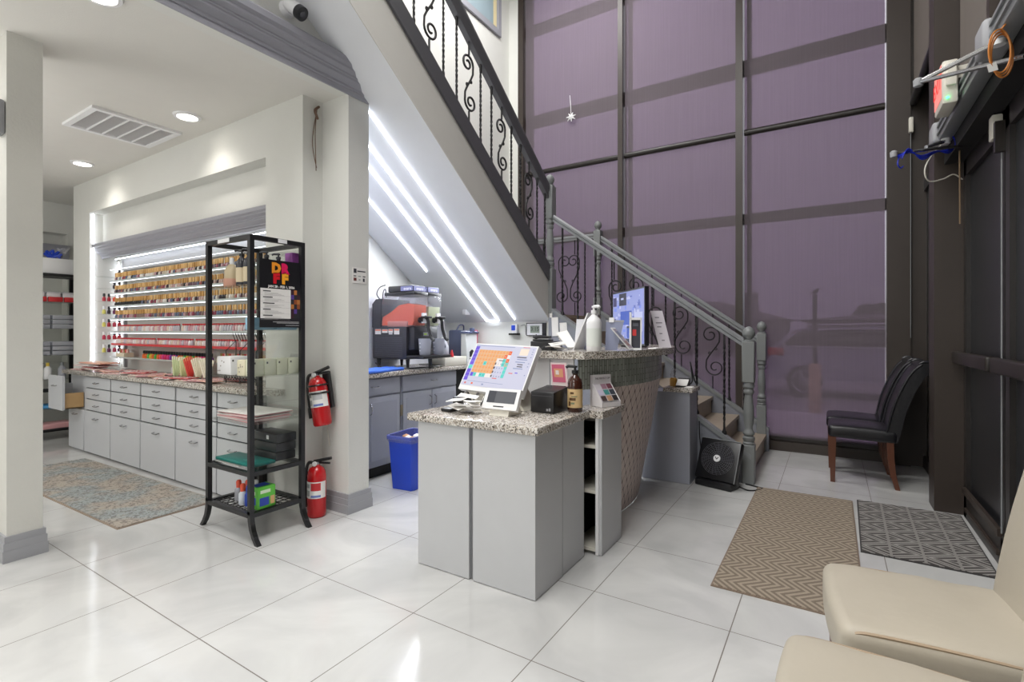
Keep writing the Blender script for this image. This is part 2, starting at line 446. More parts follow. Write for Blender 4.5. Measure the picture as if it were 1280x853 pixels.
# ------------------------------------------------------------------ the setting
HC, LC = 6.2, 2.905           # hall ceiling, low ceiling of the left room
def S(name, mb, m, parent=None): 
    o = mb.build(name, m, parent)
    return struct(o) if parent is None else o
S('floor', MB().box((-8.7, -4.1, -.06), (.9, 6.12, 0)), 'floor')
S('ceiling', MB().box((-3.9, -4.1, HC), (.9, 6.2, HC+.1)), 'ceil')
S('ceiling_low', MB().box((-8.7, -4.1, LC), (-2.92, 2.9, LC+.1)), 'ceil')
# niche wall: piers, head, sill, recess and lit niche back
w = MB()
w.box((-7.29, 2.18, 0), (-6.83, 2.52, LC)).box((-3.54, 2.18, 0), (-3.10, 2.52, LC))
w.box((-6.83, 2.18, 2.55), (-3.54, 2.52, LC)).box((-6.83, 2.18, 0), (-3.54, 2.52, .80))
w.box((-6.83, 2.30, 2.2), (-3.54, 2.52, 2.55)).box((-6.83, 2.46, .80), (-3.54, 2.52, 2.2))
S('wall_niche', w, 'wall')
S('pillar', MB().box((-3.10, 2.34, 0), (-2.82, 2.52, 3.0)), 'wall')
S('wall_alcove_left', MB().box((-3.95, 2.52, 0), (-3.10, 2.60, 3.0)).box((-3.95, 2.52, 0), (-3.83, 4.72, 1.7)), 'shiny')
S('wall_left', MB().prism([(2.6, 1.7), (6.2, 1.7), (6.2, HC), (.5, HC), (.5, 3.2), (2.6, 2.9)], 'x', -3.95, -3.84), 'wall')
S('wall_back_left', MB().box((-3.86, 5.98, 0), (-3.675, 6.2, HC)), 'wall')
# upper wall above the low ceiling, ending against the stair soffit
S('wall_upper', MB().prism([(-4.1, LC-.0), (2.5, LC-.0), (2.5, 2.915), (.6, 4.33), (.6, HC), (-4.1, HC)], 'x', -2.92, -2.82), 'wall')
S('wall_front', MB().box((-8.7, -4.2, 0), (.9, -4.1, HC)), 'wall')
w = MB().box((-8.7, -4.1, 0), (-8.4, -1.0, LC)).box((-8.7, 2.45, 0), (-8.4, 2.9, LC)).box((-8.7, -1, 2.52), (-8.4, 2.45, LC)).box((-8.7, -1, 0), (-8.4, 2.45, .85)).box((-8.7, -1, .85), (-8.6, 2.45, 2.52))
S('wall_far_left', w, 'wall')
S('wall_far_back', MB().box((-8.7, 2.9, 0), (-7.1, 3.0, LC)).box((-7.29, 2.52, 0), (-7.2, 2.9, LC)), 'wall')
S('trim_4', MB().prism([(-8.4, 2.14), (-8.34, 2.22), (-8.34, 2.30), (-8.30, 2.36), (-8.4, 2.36)], 'y', -1, 2.45), 'trim')
# near-left column and its baseboard
S('column', MB().box((-4.02, .85, 0), (-3.805, 1.0, LC)), P('column_plaster', (214, 213, 206), .75, var=.04, bump=.12, bscale=70))
def bb(name, x0, y0, x1, y1, h=.13):
    S(name, MB().box((x0, y0, 0), (x1, y1, h*.45)).box((x0+.004, y0+.004, h*.45), (x1-.004, y1-.004, h*.75)).box((x0+.009, y0+.009, h*.75), (x1-.009, y1-.009, h)), 'base')
bb('baseboard_column', -4.04, .83, -3.785, 1.02, .14)
bb('baseboard_pillar', -3.14, 2.32, -2.80, 2.54, .135)
# crown mouldings
prof = [(0, 0), (.012, 0), (.012, .035), (.022, .04), (.022, .055), (.05, .085), (.05, .10), (.058, .105), (.058, .115), (.078, .135), (.078, .15), (.092, .165), (.092, .20), (.08, .215), (0, .215)]
S('trim_1', MB().prism([(-2.82+a, LC-.012+b) for a, b in prof], 'y', -4.1, 2.53), 'trim')
S('trim_2', MB().prism([(2.30-a*1.1, 2.06+b*.72) for a, b in prof], 'x', -6.83, -3.54), 'trim')
# knee wall under the landing
S('wall_knee', MB().box((-3.95, 4.6, 0), (-2.45, 4.7, 1.42)), 'wall')
# staircase: sloping slab with pale side, dark stringer band, lower flight
sl = .735
def zs(y): return 1.36 + sl*(4.6-y)
stair = MB()
stair.prism([(4.6, 1.36), (4.6, 1.80), (.6, 1.80+sl*4), (.6, zs(.6))], 'x', -3.84, -2.45, 0)
for i in range(8):      # treads and risers of the lower flight
    x = -.60-.265*i; z = .18*(i+1)
    if i < 7:
        stair.box((x-.265, 4.62, z-.18 if i else 0), (x, 5.95, z-.035), 1).box((x-.27, 4.62, z-.035), (x+.02, 5.95, z), 1)
    else:
        stair.box((-3.84, 4.62, z-.2), (x-.05, 5.97, z-.03), 1).box((-3.84, 4.6, z-.03), (x+.02, 5.97, z), 1)
        stair.box((x-.04, 4.62, 0), (x, 5.95, z-.03), 1)
def xs(x, o): return .18+.679*(-.6-x)+o
for y0, y1, mm in ((4.56, 4.62, 2), (5.91, 5.96, 2)):
    stair.prism([(-.56, 0), (-.56, xs(-.56, .06)), (-2.45, xs(-2.45, .06)), (-2.45, 0)], 'y', y0, y1, mm)
    stair.prism([(-.56, xs(-.56, .05)), (-.56, xs(-.56, .09)), (-2.45, xs(-2.45, .09)), (-2.45, xs(-2.45, .05))], 'y', y0-.012, y1+.012, 3)
so = S('staircase', stair, ['soffit', 'tread', 'stringl', 'rail'])
S('trim_3', MB().prism([(4.56, 1.77), (4.56, 1.93), (.6, 1.93+sl*3.96), (.6, 1.77+sl*3.96)], 'x', -2.49, -2.425), 'band')
S('trim_5', MB().prism([(4.6, 1.36), (4.6, 1.78), (.6, 1.78+sl*4), (.6, zs(.6))], 'x', -2.45, -2.444), 'string')

# ------------------------------------------------------------------ window wall
YW = 6.06
fr = MB()
for x0, x1 in ((-3.68, -3.60), (-2.235, -2.175), (-.89, -.82), (.44, .62)):
    fr.box((x0, YW-.10, 0), (x1, YW+.08, HC))
fr.box((-3.66, YW-.02, 0), (.5, YW+.06, .16)).box((-3.66, YW-.05, 0), (.5, YW, .10))
for z0, z1 in ((2.44, 2.55), (4.08, 4.24), (5.36, 5.5)):
    fr.box((-3.66, YW+.0, z0), (.5, YW+.06, z1))
for x in (-3.56, -2.14, -.79):
    fr.box((x, YW+.01, .16), (x+.045, YW+.06, HC))
win = struct(fr.build('window_1', 'bronze'))
gl = MB()
for a, b in ((-3.6, -2.235), (-2.175, -.89), (-.82, .44)):
    for z0, z1 in ((.16, 2.44), (2.55, 4.08), (4.24, 5.36), (5.5, HC)):
        MB.box(gl, (a, YW+.025, z0), (b, YW+.031, z1))
gl.build('glass_pane', 'pane', win)
S('window_corner_post', MB().box((.60, 6.0, 0), (.78, 6.2, HC)), 'bronze')
S('wall_back_top', MB().box((-3.95, 6.2, HC-.02), (.9, 6.3, HC+.1)), 'bronze')

side = dict(l='left', m='middle', r='right')
for (a, b, pos) in ((-3.594, -2.243, 'left'), (-2.167, -.898, 'middle'), (-.81, .431, 'right')):
    for (z0, z1, row) in ((3.43, HC-.05, 'upper'), (.115, 3.394, 'lower')):
        t = thing('roller_shade', 'purple roller shade on the %s %s of the window wall%s' % (row, pos, ', by the railing' if (pos, row) == ('left', 'upper') else ', parked car behind' if (pos, row) == ('right', 'lower') else ''), 'window shade', ((a+b)/2, YW-.03, z0), 0, 'purple roller shades')
        MB().box((a, YW-.031, z0+.02), (b, YW-.030, z1)).build('fabric', 'shade', t)
        q = MB()
        if row == 'upper': q.cyl((a, YW-.03, z0), (b, YW-.03, z0), .034, n=12)
        else: q.box((a, YW-.04, z0), (b, YW-.02, z0+.03))
        q.build('bottom_bar' if row == 'upper' else 'hem_bar', 'bronze2', t)
# white mark (broken crystal-like suction ornament) on the upper left shade
o = MB()
o.tube([(-2.9, 5.99, 4.35), (-2.885, 5.985, 4.2), (-2.88, 5.985, 4.08)], .004, 5)
for a in range(7):
    t_ = a*2*PI/7+.3; o.cyl((-2.88, 5.98, 4.06), (-2.88+.07*math.cos(t_), 5.985, 4.06+.06*math.sin(t_)), .018, .004, 6)
tag(o.build('window_ornament', 'white'), 'small white starburst ornament hanging on the upper left shade', 'ornament')

# ------------------------------------------------------------------ right side: glazed wall, brown post and doors
S('post', MB().box((.605, 4.58, 0), (.80, 4.80, HC)), 'bronze')
r = MB()
r.box((.74, 4.8, 0), (.80, 6.06, .12)).box((.74, 4.8, .12), (.76, 6.06, 2.6)).box((.72, 4.8, 2.56), (.80, 6.06, 2.66), 0)
wr = struct(r.build('wall_right', ['dpanel']))
MB().box((.715, 4.8, 0), (.745, 6.0, .11)).build('kick_board', 'bronze2', wr)
S('window_3', MB().box((.75, 4.8, 2.66), (.80, 6.06, HC)), 'bronze2')
t = thing('roller_shade', 'taupe roller shade on the high side window beside the corner post', 'window shade', (.645, 5.4, 3.42))
MB().box((.644, 4.86, 3.42), (.646, 5.97, HC-.05)).build('fabric', 'shade2', t)
MB().cyl((.640, 4.83, 3.39), (.640, 5.97, 3.39), .03, n=10).build('bottom_bar', 'black', t)
t = thing('hanging_shade_chain', 'shade chain with a small cream holder hanging at the corner mullion', 'shade hardware', (.615, 5.92, 1.2))
MB().rbox((.60, 5.90, 3.10), (.635, 5.945, 3.24), .008).build('body', 'offw', t)
MB().tube([(.615, 5.92, 3.10), (.615, 5.92, 2.9), (.615, 5.92, 2.0), (.615, 5.92, 1.2)], .003, 5).build('chain', 'rail', t)
# transom shades over the doors
w = MB().box((.76, -4.1, 2.62), (.82, 4.58, HC))
for y in (3.62, 2.6, 1.5): w.box((.70, y-.03, 2.62), (.76, y+.03, HC), 1)
S('window_2', w, ['bronze2', 'bronze'])
for i, (y0, y1) in enumerate(((3.66, 4.56), (2.64, 3.58), (1.54, 2.56))):
    if i == 2: continue
    t = thing('transom_shade', ['taupe shade over the doors next to the brown post', 'taupe shade over the doors, second from the brown post'][i], 'window shade', (.742, (y0+y1)/2, 2.75))
    MB().box((.741, y0, 2.75), (.743, y1, HC-.05)).build('fabric', 'shade2', t)
    MB().box((.735, y0, 2.735), (.75, y1, 2.765)).build('hem_bar', 'bronze2', t)
# door header
S('door_header', MB().box((.66, -4.1, 2.42), (.82, 4.58, 2.62)), 'dark')
for i, (y0, y1) in enumerate(((3.60, 4.56), (2.62, 3.58), (1.62, 2.60))):
    d = MB()
    d.box((.76, y0, .0), (.81, y0+.07, 2.42)).box((.76, y1-.07, 0), (.81, y1, 2.42)).box((.76, y0, 2.31), (.81, y1, 2.42)).box((.76, y0, 0), (.81, y1, .16)).box((.78, y0, 1.02), (.81, y1, 1.12))
    dd = struct(d.build('door_%d' % (i+1), P('door_frame_black_%d' % i, (42, 39, 38), .35, var=.1)))
    MB().box((.785, y0+.06, .15), (.795, y1-.06, 2.32)).build('door_panel', 'dpanel', dd)
    MB().box((.742, y0+.05, .17), (.762, y1-.05, .21)).box((.745, y0+.08, .06), (.76, y1-.08, .08), 0).build('door_sweep', 'bronze', dd)
    if i < 2:
        b = MB().rbox((.69, y0+.03, 1.045), (.735, y1-.03, 1.125), .012, 3)
        for yy in (y0+.06, y1-.09): b.box((.72, yy, 1.055), (.79, yy+.05, 1.115))
        b.build('push_bar', 'bronze2', dd)
    MB().tube([(.752, y0+.012, .2), (.752, y0+.012, 2.3)], .004, 6).build('edge_strip', 'rail', dd)
S('wall_right_near', MB().box((.76, -4.1, 0), (.82, 1.6, 2.42)), 'bronze2')

# door operator, arms, exit sign and cables
t = thing('door_operator', 'long grey automatic door operator rail above the dark doors', 'door operator', (.60, 3.3, 2.50))
MB().rbox((.585, 1.9, 2.505), (.66, 4.5, 2.62), .012, 2).box((.575, 1.9, 2.535), (.586, 4.5, 2.55)).box((.575, 1.9, 2.585), (.586, 4.5, 2.60)).build('rail_housing', 'rail', t)
for y in (4.42, 3.12):
    MB().rbox((.555, y-.16, 2.495), (.66, y, 2.63), .02, 3).cyl((.56, y-.05, 2.57), (.556, y-.05, 2.57), .012, n=10).cyl((.56, y-.1, 2.53), (.556, y-.1, 2.53), .01, n=10).build('motor_cap', 'base', t)
for (hub, tip, end, nm) in (((.60, 2.93, 2.50), (.35, 3.10, 2.46), (.655, 2.82, 2.37), 'near'), ((.62, 4.25, 2.49), (.32, 3.875, 2.35), (.74, 4.22, 2.43), 'far')):
    t = thing('door_closer', 'grey V-shaped door closer arm below the operator, nearest the camera' if nm == 'near' else 'grey straight door closer arm wrapped in blue cable, by the brown post', 'door closer arm', hub, 0)
    m = MB()
    if nm == 'near':
        m.tube([hub, tip], .011, 8).tube([tip, end], .010, 8)
    else:
        m.tube([tip, ((tip[0]+end[0])/2, (tip[1]+end[1])/2, 2.395), end], .010, 8).tube([hub, (.50, 4.08, 2.42)], .012, 8)
    m.build('arm_bar', 'chrome', t)
    MB().lathe([(.0, -.02), (.018, -.018), (.02, .012), (.012, .02), (0, .022)], tip, 12).build('elbow_joint', 'base', t)
    MB().lathe([(.0, -.02), (.024, -.018), (.024, .03), (0, .032)], hub, 12).build('pivot_hub', 'white', t)
ES = thing('exit_sign', 'cream exit sign with red lit face and green indicator above the door operator', 'exit sign', (.58, 3.85, 2.60))
MB().rbox((.503, 3.55, 2.49), (.571, 3.79, 2.725), .012, 2).box((.571, 3.6, 2.635), (.70, 3.74, 2.70)).build('housing', 'offw', ES)
pl = PL((.502, 3.79, 2.49), (0, -1, 0), (0, 0, 1))
mb = MB(); pl.slab(mb, .015, .035, .225, .22, 0, .002); mb.build('lit_face', emat('exit_red_glow', (255, 150, 140), .9), ES)
text('EXIT', .115, pl, .12, .13, emat('exit_letter', (230, 20, 20), 2), ES, 'exit_lettering', .004)
MB().lathe([(0, -.006), (.007, -.004), (.007, .004), (0, .006)], (.525, 3.545, 2.52), 8).build('indicator_light', emat('green_led', (60, 255, 130), 8), ES)
MB().cyl((.54, 3.54, 2.65), (.54, 3.525, 2.65), .017, n=14).rbox((.518, 3.53, 2.58), (.562, 3.552, 2.71), .006).build('mount_plate', 'offw', ES)
def cable(name, pts, r, mat, label, n=10):
    return tag(MB().tube(crom(pts, n), r, 6).build(name, mat), label, 'cable')
oc = thing('hanging_cable_coil', 'orange cable coiled in a loop hanging from the near door operator', 'cable', (.56, 2.82, 2.3))
m = MB()
for k in range(3):
    m.tube([(.575+.038*math.cos(i*PI/12)+.006*k, 2.79+.024*math.cos(i*PI/12)+.012*k, 2.40+.088*math.sin(i*PI/12)-.006*k) for i in range(24)], .0035, 6, closed=True)
m.tube(crom([(.58, 2.79, 2.487), (.60, 2.80, 2.515), (.62, 2.81, 2.53)], 6), .004, 6).build('coil', 'cable_o', oc)
PLt = PL((.548, 2.77, 2.335), (.845, .5, .3), (-.2, 0, 1)); mb = MB(); PLt.rect(mb, -.02, -.02, .02, .014); mb.build('paper_tag', 'paper', oc)
bc = MB()
for k in range(4):
    bc.tube(crom([(.33+.01*k, 3.88, 2.335-.006*k), (.40, 3.93, 2.362+.008*k), (.47, 4.0, 2.35-.008*k), (.55, 4.07+.01*k, 2.385), (.62, 4.14, 2.38+.008*k), (.66, 4.2, 2.45), (.65, 4.24, 2.52)], 6), .0035, 6)
bc.tube(crom([(.35, 3.9, 2.34), (.34, 3.88, 2.29), (.355, 3.9, 2.265), (.37, 3.92, 2.28)], 5), .004, 6)
tag(bc.build('cable_bundle', 'cable_b'), 'bundle of blue network cable draped along the far door arm', 'cable')
cable('white_wire', [(.64, 4.3, 2.52), (.56, 4.2, 2.42), (.50, 4.12, 2.30), (.52, 4.14, 2.22), (.60, 4.2, 2.235), (.66, 4.26, 2.27), (.71, 4.3, 2.24)], .004, 'offw', 'loose white wire curling down below the blue cables')
t = thing('door_sensor', 'small cream magnetic sensor box on the header above the meeting doors', 'door sensor', (.70, 3.66, 2.32))
MB().rbox((.715, 3.62, 2.28), (.76, 3.69, 2.41), .008).build('body', 'offw', t)
MB().box((.72, 3.58, 2.2), (.76, 3.615, 2.36)).build('bracket', 'bronze2', t)
tag(MB().tube([(.69, 4.27, 2.50), (.692, 4.27, 2.2), (.692, 4.265, 1.95)], .0045, 6).build('hanging_rod', C(120, 96, 66, .35)), 'thin brass coloured rod hanging by the far door edge', 'rod')

# ------------------------------------------------------------------ exterior
S('ground_outside', MB().box((-60, 6.3, -.42), (60, 90, -.30)), 'asphalt')
S('pavement', MB().box((-9, 6.15, -.3), (6, 9.9, -.12)), C(196, 190, 190, .9))
def carbody():
    t = thing('parked_car', 'grey SUV parked outside, seen through the lower right shade', 'car', (1.2, 14.6, -.3))
    p = [(-1.25, .15), (-1.3, .5), (-1.26, .78), (-1.2, .95), (-.85, 1.3), (-.55, 1.38), (.9, 1.42), (1.9, 1.36), (2.75, .85), (3.5, .72), (3.72, .5), (3.72, .15)]
    m = MB(); m.prism([(x, z-.05) for x, z in p], 'y', 13.72, 15.5)
    m.build('body', 'carp', t)
    g = MB(); g.prism([(-1.0, .92), (-.62, 1.25), (.3, 1.30), (1.7, 1.28), (2.4, .9)], 'y', 13.695, 15.52); g.build('side_window', 'carg', t)
    m = MB(); m.tube([(-1.08, 13.69, .91), (-.66, 13.69, 1.26), (.3, 13.69, 1.315), (1.72, 13.69, 1.29)], .012, 5).tube([(-1.0, 13.69, .9), (2.45, 13.69, .86)], .012, 5).tube([(-.7, 13.7, 1.40), (1.6, 13.7, 1.43)], .02, 5).tube([(.1, 13.7, .1), (2.3, 13.7, .1)], .02, 5); m.build('chrome_trim', 'chrome', t)
    MB().rbox((-1.32, 13.70, .68), (-.98, 13.9, .86), .02).build('tail_light', 'tail', t)
    for x in (-.55, 2.6):
        a = MB().cyl((x, 13.68, .08), (x, 13.95, .08), .37, n=28).build('wheel', 'tyre', t)
        r_ = MB().cyl((x, 13.665, .08), (x, 13.68, .08), .08, n=14)
        for k in range(10):
            an = k*PI/5; r_.tube([(x+.05*math.cos(an), 13.668, .08+.05*math.sin(an)), (x+.24*math.cos(an), 13.67, .08+.24*math.sin(an))], .022, 5)
        r_.tube([(x+.25*math.cos(k*PI/14), 13.672, .08+.25*math.sin(k*PI/14)) for k in range(28)], .015, 5, closed=True)
        r_.build('rim', 'chrome', a)
        a = MB().cyl((x, 15.27, .08), (x, 15.54, .08), .37, n=20).build('wheel', 'tyre', t)
carbody()
t = thing('bollard', 'wooden sleeve around the base of a thin post in front of the car outside', 'bollard', (-.27, 10.8, -.3))
MB().rbox((-.36, 10.71, -.3), (-.17, 10.9, .66), .02).build('sleeve', 'timber', t)
MB().cyl((-.265, 10.8, .6), (-.265, 10.8, 1.93), .04, n=12).build('pole', 'dark', t)
b = MB(); b.lathe([(0, -.06), (.018, -.045), (.036, -.01), (.034, .025), (.014, .055), (0, .06)], n=12, mtx=Matrix.Translation((-.26, 10.8, 1.985)) @ eul((0, 1.0, 0)))
b.lathe([(0, -.024), (.02, -.014), (.021, .008), (0, .024)], (-.215, 10.8, 2.025), 10).cyl((-.19, 10.8, 2.025), (-.155, 10.8, 2.02), .008, .002, 6).cyl((-.29, 10.8, 1.97), (-.355, 10.8, 1.945), .012, .018, 6)
for y in (10.785, 10.815): b.cyl((-.25, y, 1.931), (-.25, y, 1.97), .005, n=5)
tag(b.build('bird', 'dark', ang=60), 'dark bird perched on top of the post outside', 'bird')
def house(x0, x1, y, zw, zr, label, chim=None):
    t = thing('house', label, 'building', ((x0+x1)/2, y, -.3))
    MB().box((x0, y, -.3), (x1, y+8, zw)).build('wall', 'house', t)
    m = MB(); o_ = .5; h = 4
    m.add([(x0-o_, y-o_, zw), (x1+o_, y-o_, zw), (x1+o_, y+8+o_, zw), (x0-o_, y+8+o_, zw), (x0+h, y+4, zr), (x1-h, y+4, zr)], [(0, 1, 5, 4), (1, 2, 5), (2, 3, 4, 5), (3, 0, 4), (0, 3, 2, 1)])
    m.build('roof', 'roof', t)
    if chim: MB().box((chim, y+3, zw), (chim+.8, y+3.8, zr+.5)).build('chimney', 'house', t)
house(-16, -2.6, 34, 1.95, 3.35, 'far low house with a chimney, seen through the shades left of the car', -5.0)
house(-1.5, 16, 40, 2.0, 2.5, 'far low flat roofed house behind the car outside')
house(-34, -18.5, 36, 2.0, 3.4, 'far house seen through the lower left shade')
m = MB()
for k in range(14):
    m.lathe([(0, -.9), (.7, -.5), (1, .1), (.6, .7), (0, .9)], (3.4+random.uniform(-1.4, 1.4), 44+random.uniform(-1, 1), 2.3+random.uniform(-.5, .6)), 8)
tr = thing('tree', 'rounded dark tree crown above the far roof outside', 'tree', (3.4, 54.2, -.3))
for v in range(len(m.v)): m.v[v] = (m.v[v][0]*1, m.v[v][1]+10.2, m.v[v][2])
m.build('crown', 'tree', tr); MB().cyl((3.4, 54.2, -.3), (3.4, 49.2, 2), .2).build('trunk', 'dark', tr)
# ------------------------------------------------------------------ stair railings
def scroll_tubes(m, base, du, H, x0=0, w=1.0, r=.0075, mir=1):
    """S-shaped scroll in the plane of du (unit vector along the rail) and z; base is its foot, H its full height"""
    q = lambda u, v: (base[0]+du[0]*u*mir, base[1]+du[1]*u*mir, base[2]+v)
    lo, hi = .10, H-.10
    h = hi-lo
    top = spiral(.012*w, .78, .012*w, .046*w, -300, 180, 26)
    top = [(a, .78+(b-.78)/h) for a, b in top]
    half = top+[(-.032*w, .66), (-.016*w, .57), (0, .5)]
    full = half+[(-a, 1-b) for a, b in half[::-1][1:]]
    m.tube([q(a+x0, lo+h*b) for a, b in full], r, 6)
    m.tube([q(x0, 0), q(x0, lo+h*(.22-.046*w/h))], r*.9, 6).tube([q(x0, lo+h*(.78+.046*w/h)), q(x0, H)], r*.9, 6)
    for s in (-1, 1):
        m.tube([q(x0+s*.016*w+.011*math.cos(t*PI/6), lo+h*(.5-s*.035)+.011*math.sin(t*PI/6)) for t in range(12)], r*.7, 5, closed=True)
def twist_bar(m, base, H, r=.0085):
    vs, n = [], 26
    for i in range(n+1):
        z = H*i/n; f = min(max((i/n-.12)/.76, 0), 1); a = f*PI*7
        for k in range(4):
            t = a+k*PI/2+PI/4; vs.append((base[0]+r*1.3*math.cos(t), base[1]+r*1.3*math.sin(t), base[2]+z))
    m.add(vs, [(i*4+k, i*4+(k+1) % 4, (i+1)*4+(k+1) % 4, (i+1)*4+k) for i in range(n) for k in range(4)])
    m.lathe([(.02, 0), (.02, .02), (.012, .035), (.009, .05)], base, 8)
def newel(parent, x, y, z0, zb, zt, z1, s=.048, ball=.05):
    """square base, turned middle between zb and zt, square head up to z1, ball on top"""
    m = MB(); h = zt-zb
    m.rbox((x-s, y-s, z0), (x+s, y+s, zb), .004, 1).rbox((x-s, y-s, zt), (x+s, y+s, z1), .006, 1)
    pr_ = [(.9, 0), (.98, .03), (.8, .05), (.98, .08), (.98, .12), (.7, .14), (.95, .17), (.95, .20), (.7, .23), (.62, .27), (.78, .36), (.86, .48), (.84, .58), (.70, .72), (.62, .80), (.85, .83), (.85, .87), (.68, .89), (.98, .93), (.9, .97), (.95, 1)]
    m.lathe([(s*a, zb+h*b) for a, b in pr_], (x, y, 0), 20)
    o = m.build('newel_post', 'newel', parent)
    MB().lathe([(s*.95, 0), (s*.95, .008), (s*.55, .016), (s*.6, .024), (ball*.92, .045), (ball, .066), (ball*.9, .09), (ball*.6, .112), (ball*.2, .124), (0, .126)], (x, y, z1), 18).build('ball_finial', 'newel', o)
def railbar(name, parent, p0, p1, w=.06, h=.075, mat='rail'):
    p0, p1 = Vector(p0), Vector(p1); d = p1-p0; s = Vector((-d.y, d.x, 0)).normalized(); up = Vector((0, 0, 1))
    prof_ = [(-.35, -.5), (.35, -.5), (.35, -.15), (.5, 0), (.5, .3), (.3, .5), (-.3, .5), (-.5, .3), (-.5, 0), (-.35, -.15)]
    vs = [tuple(p+s*a*w+up*b*h) for p in (p0, p1) for a, b in prof_]; n = len(prof_)
    m = MB().add(vs, [(i, (i+1) % n, n+(i+1) % n, n+i) for i in range(n)]+[list(range(n))[::-1], list(range(n, 2*n))])
    return m.build(name, mat, parent)

# upper flight railing
t = thing('stair_railing', 'dark railing with black iron scrolls climbing the upper stair flight', 'railing', (-2.46, 3.0, 2.9))
zt = lambda y: 1.93+sl*(4.56-y)
railbar('handrail', t, (-2.46, 4.545, zt(4.545)+.76), (-2.46, .6, zt(.6)+.76), .07, .16, 'band')
k = 0; y = 4.50
while y > 1.2:
    m = MB()
    if k % 3 == 0 and k: pass
    if k % 3 == 2: scroll_tubes(m, (-2.46, y, zt(y)-.02), (0, -1), .74, w=1.6, r=.009)
    else: twist_bar(m, (-2.46, y, zt(y)-.02), .74)
    m.build('scroll_baluster' if k % 3 == 2 else 'twisted_baluster', 'iron', t, recalc=False); k += 1; y -= .158
# lower flight railing, near side, with the two newels
t = thing('stair_railing', 'grey railing on the near side of the lower stair flight, behind the reception counter', 'railing', (-1.5, 4.6, .6))
newel(t, -.585, 4.60, 0, .32, .836, 1.176)
newel(t, -2.45, 4.595, 1.44, 1.90, 2.41, 2.75, .048, .046)
railbar('handrail', t, (-.62, 4.6, 1.165), (-2.41, 4.6, 2.42))
rz = lambda x: 1.165+(x+.62)*(2.42-1.165)/(-2.41+.62)-.03
for i, x in enumerate((-.775, -1.0, -1.19, -1.38, -1.57, -1.76, -1.95, -2.14, -2.31)):
    m = MB(); b = (x, 4.6, xs(x, .085)); H_ = rz(x)-b[2]
    if i in (3, 5): scroll_tubes(m, b, (1, 0), H_, w=1.5)
    else: twist_bar(m, b, H_)
    m.build('scroll_baluster' if i in (3, 5) else 'twisted_baluster', 'iron', t, recalc=False)
# far side railing and landing rail along the window
t = thing('stair_railing', 'grey railing on the window side of the lower stair flight and landing', 'railing', (-1.5, 5.93, .6))
newel(t, -.63, 5.935, 0, .48, .95, 1.24, .045, .048)
newel(t, -2.48, 5.925, 1.46, 1.68, 2.20, 2.52, .045, .048)
railbar('handrail', t, (-.66, 5.935, 1.17), (-2.44, 5.935, 2.42))
railbar('handrail', t, (-2.52, 5.93, 2.46), (-3.60, 5.93, 2.46), .055, .06)
rz2 = lambda x: 1.17+(x+.66)*(2.42-1.17)/(-2.44+.66)-.03
for i, x in enumerate((-.80, -.95, -1.12, -1.30, -1.46, -1.64, -1.80, -1.98, -2.14, -2.30)):
    m = MB(); b = (x, 5.935, xs(x, .085)); H_ = rz2(x)-b[2]
    if i in (2, 4, 7): scroll_tubes(m, b, (1, 0), H_, w=2.1, mir=-1)
    else: twist_bar(m, b, H_)
    m.build('scroll_baluster' if i in (2, 4, 7) else 'twisted_baluster', 'iron', t, recalc=False)
for i, x in enumerate((-2.66, -2.80, -2.97, -3.12, -3.26, -3.42, -3.55)):
    m = MB(); b = (x, 5.93, 1.44)
    if i in (1, 2, 5): scroll_tubes(m, b, (1, 0), 1.0, w=1.9, mir=-1 if i == 1 else 1)
    else: twist_bar(m, b, 1.0)
    m.build('scroll_baluster' if i in (1, 2, 5) else 'twisted_baluster', 'iron', t, recalc=False)

# ------------------------------------------------------------------ LED strips on the soffit
def sof(x, y): return zs(y)-.012
xsl = (-2.85, -3.07, -3.23, -3.50)
ends = (4.55, 4.57, 4.57, 3.89)
names = ('outermost, nearest the stair edge', 'second from the stair edge', 'third from the stair edge', 'shortest, ending above the drink machine')
for x, ye, nm in zip(xsl, ends, names):
    m = MB(); y_ = 2.605 if x < -2.9 else 2.535
    pts = [(x, y_, sof(x, y_)), (x, ye, sof(x, ye))]
    if x == -3.23: pts.append((-3.085, 4.575, sof(0, 4.575)))
    m.tube(pts, .0055, 6)
    tag(m.build('led_strip', 'led'), 'glowing white LED strip under the stairs, '+nm, 'LED strip', 'LED strips under the stairs')
# drips of wiring at the soffit foot
m = MB().rbox((-3.44, 4.40, 1.44), (-3.39, 4.48, 1.50), .01)
tag(m.build('led_controller', 'white'), 'small white box hanging at the soffit beside the LED strips', 'controller')

# ------------------------------------------------------------------ left room ceiling fittings
for i, (x, y, lb) in enumerate(((-4.155, 1.926, 'recessed ceiling light near the niche wall, right of the air vent'), (-6.188, 1.919, 'recessed ceiling light left of the air vent, farthest in the left room'), (-3.007, 1.0, 'recessed ceiling light at the top edge beside the grey moulding'))):
    t = thing('ceiling_light', lb, 'ceiling light', (x, y, LC-.02), 0, 'recessed ceiling lights')
    MB().lathe([(.095, 0), (.09, -.012), (.07, -.014), (.07, -.004), (.0, -.004)], (x, y, LC), 24).build('trim_ring', 'white', t)
    MB().lathe([(0, -.010), (.066, -.010), (.066, -.006), (0, -.006)], (x, y, LC), 24).build('lens', 'lamp', t)
t = thing('ceiling_vent', 'white rectangular air vent with five louvred panels in the ceiling', 'vent', (-4.82, 1.76, LC-.03))
V0, V1, U0, U1 = -5.12, -4.53, 1.46, 2.06
m = MB().box((V0, U0, LC-.02), (V1, U0+.04, LC)).box((V0, U1-.04, LC-.02), (V1, U1, LC)).box((V0, U0+.04, LC-.02), (V0+.04, U1-.04, LC)).box((V1-.04, U0+.04, LC-.02), (V1, U1-.04, LC))
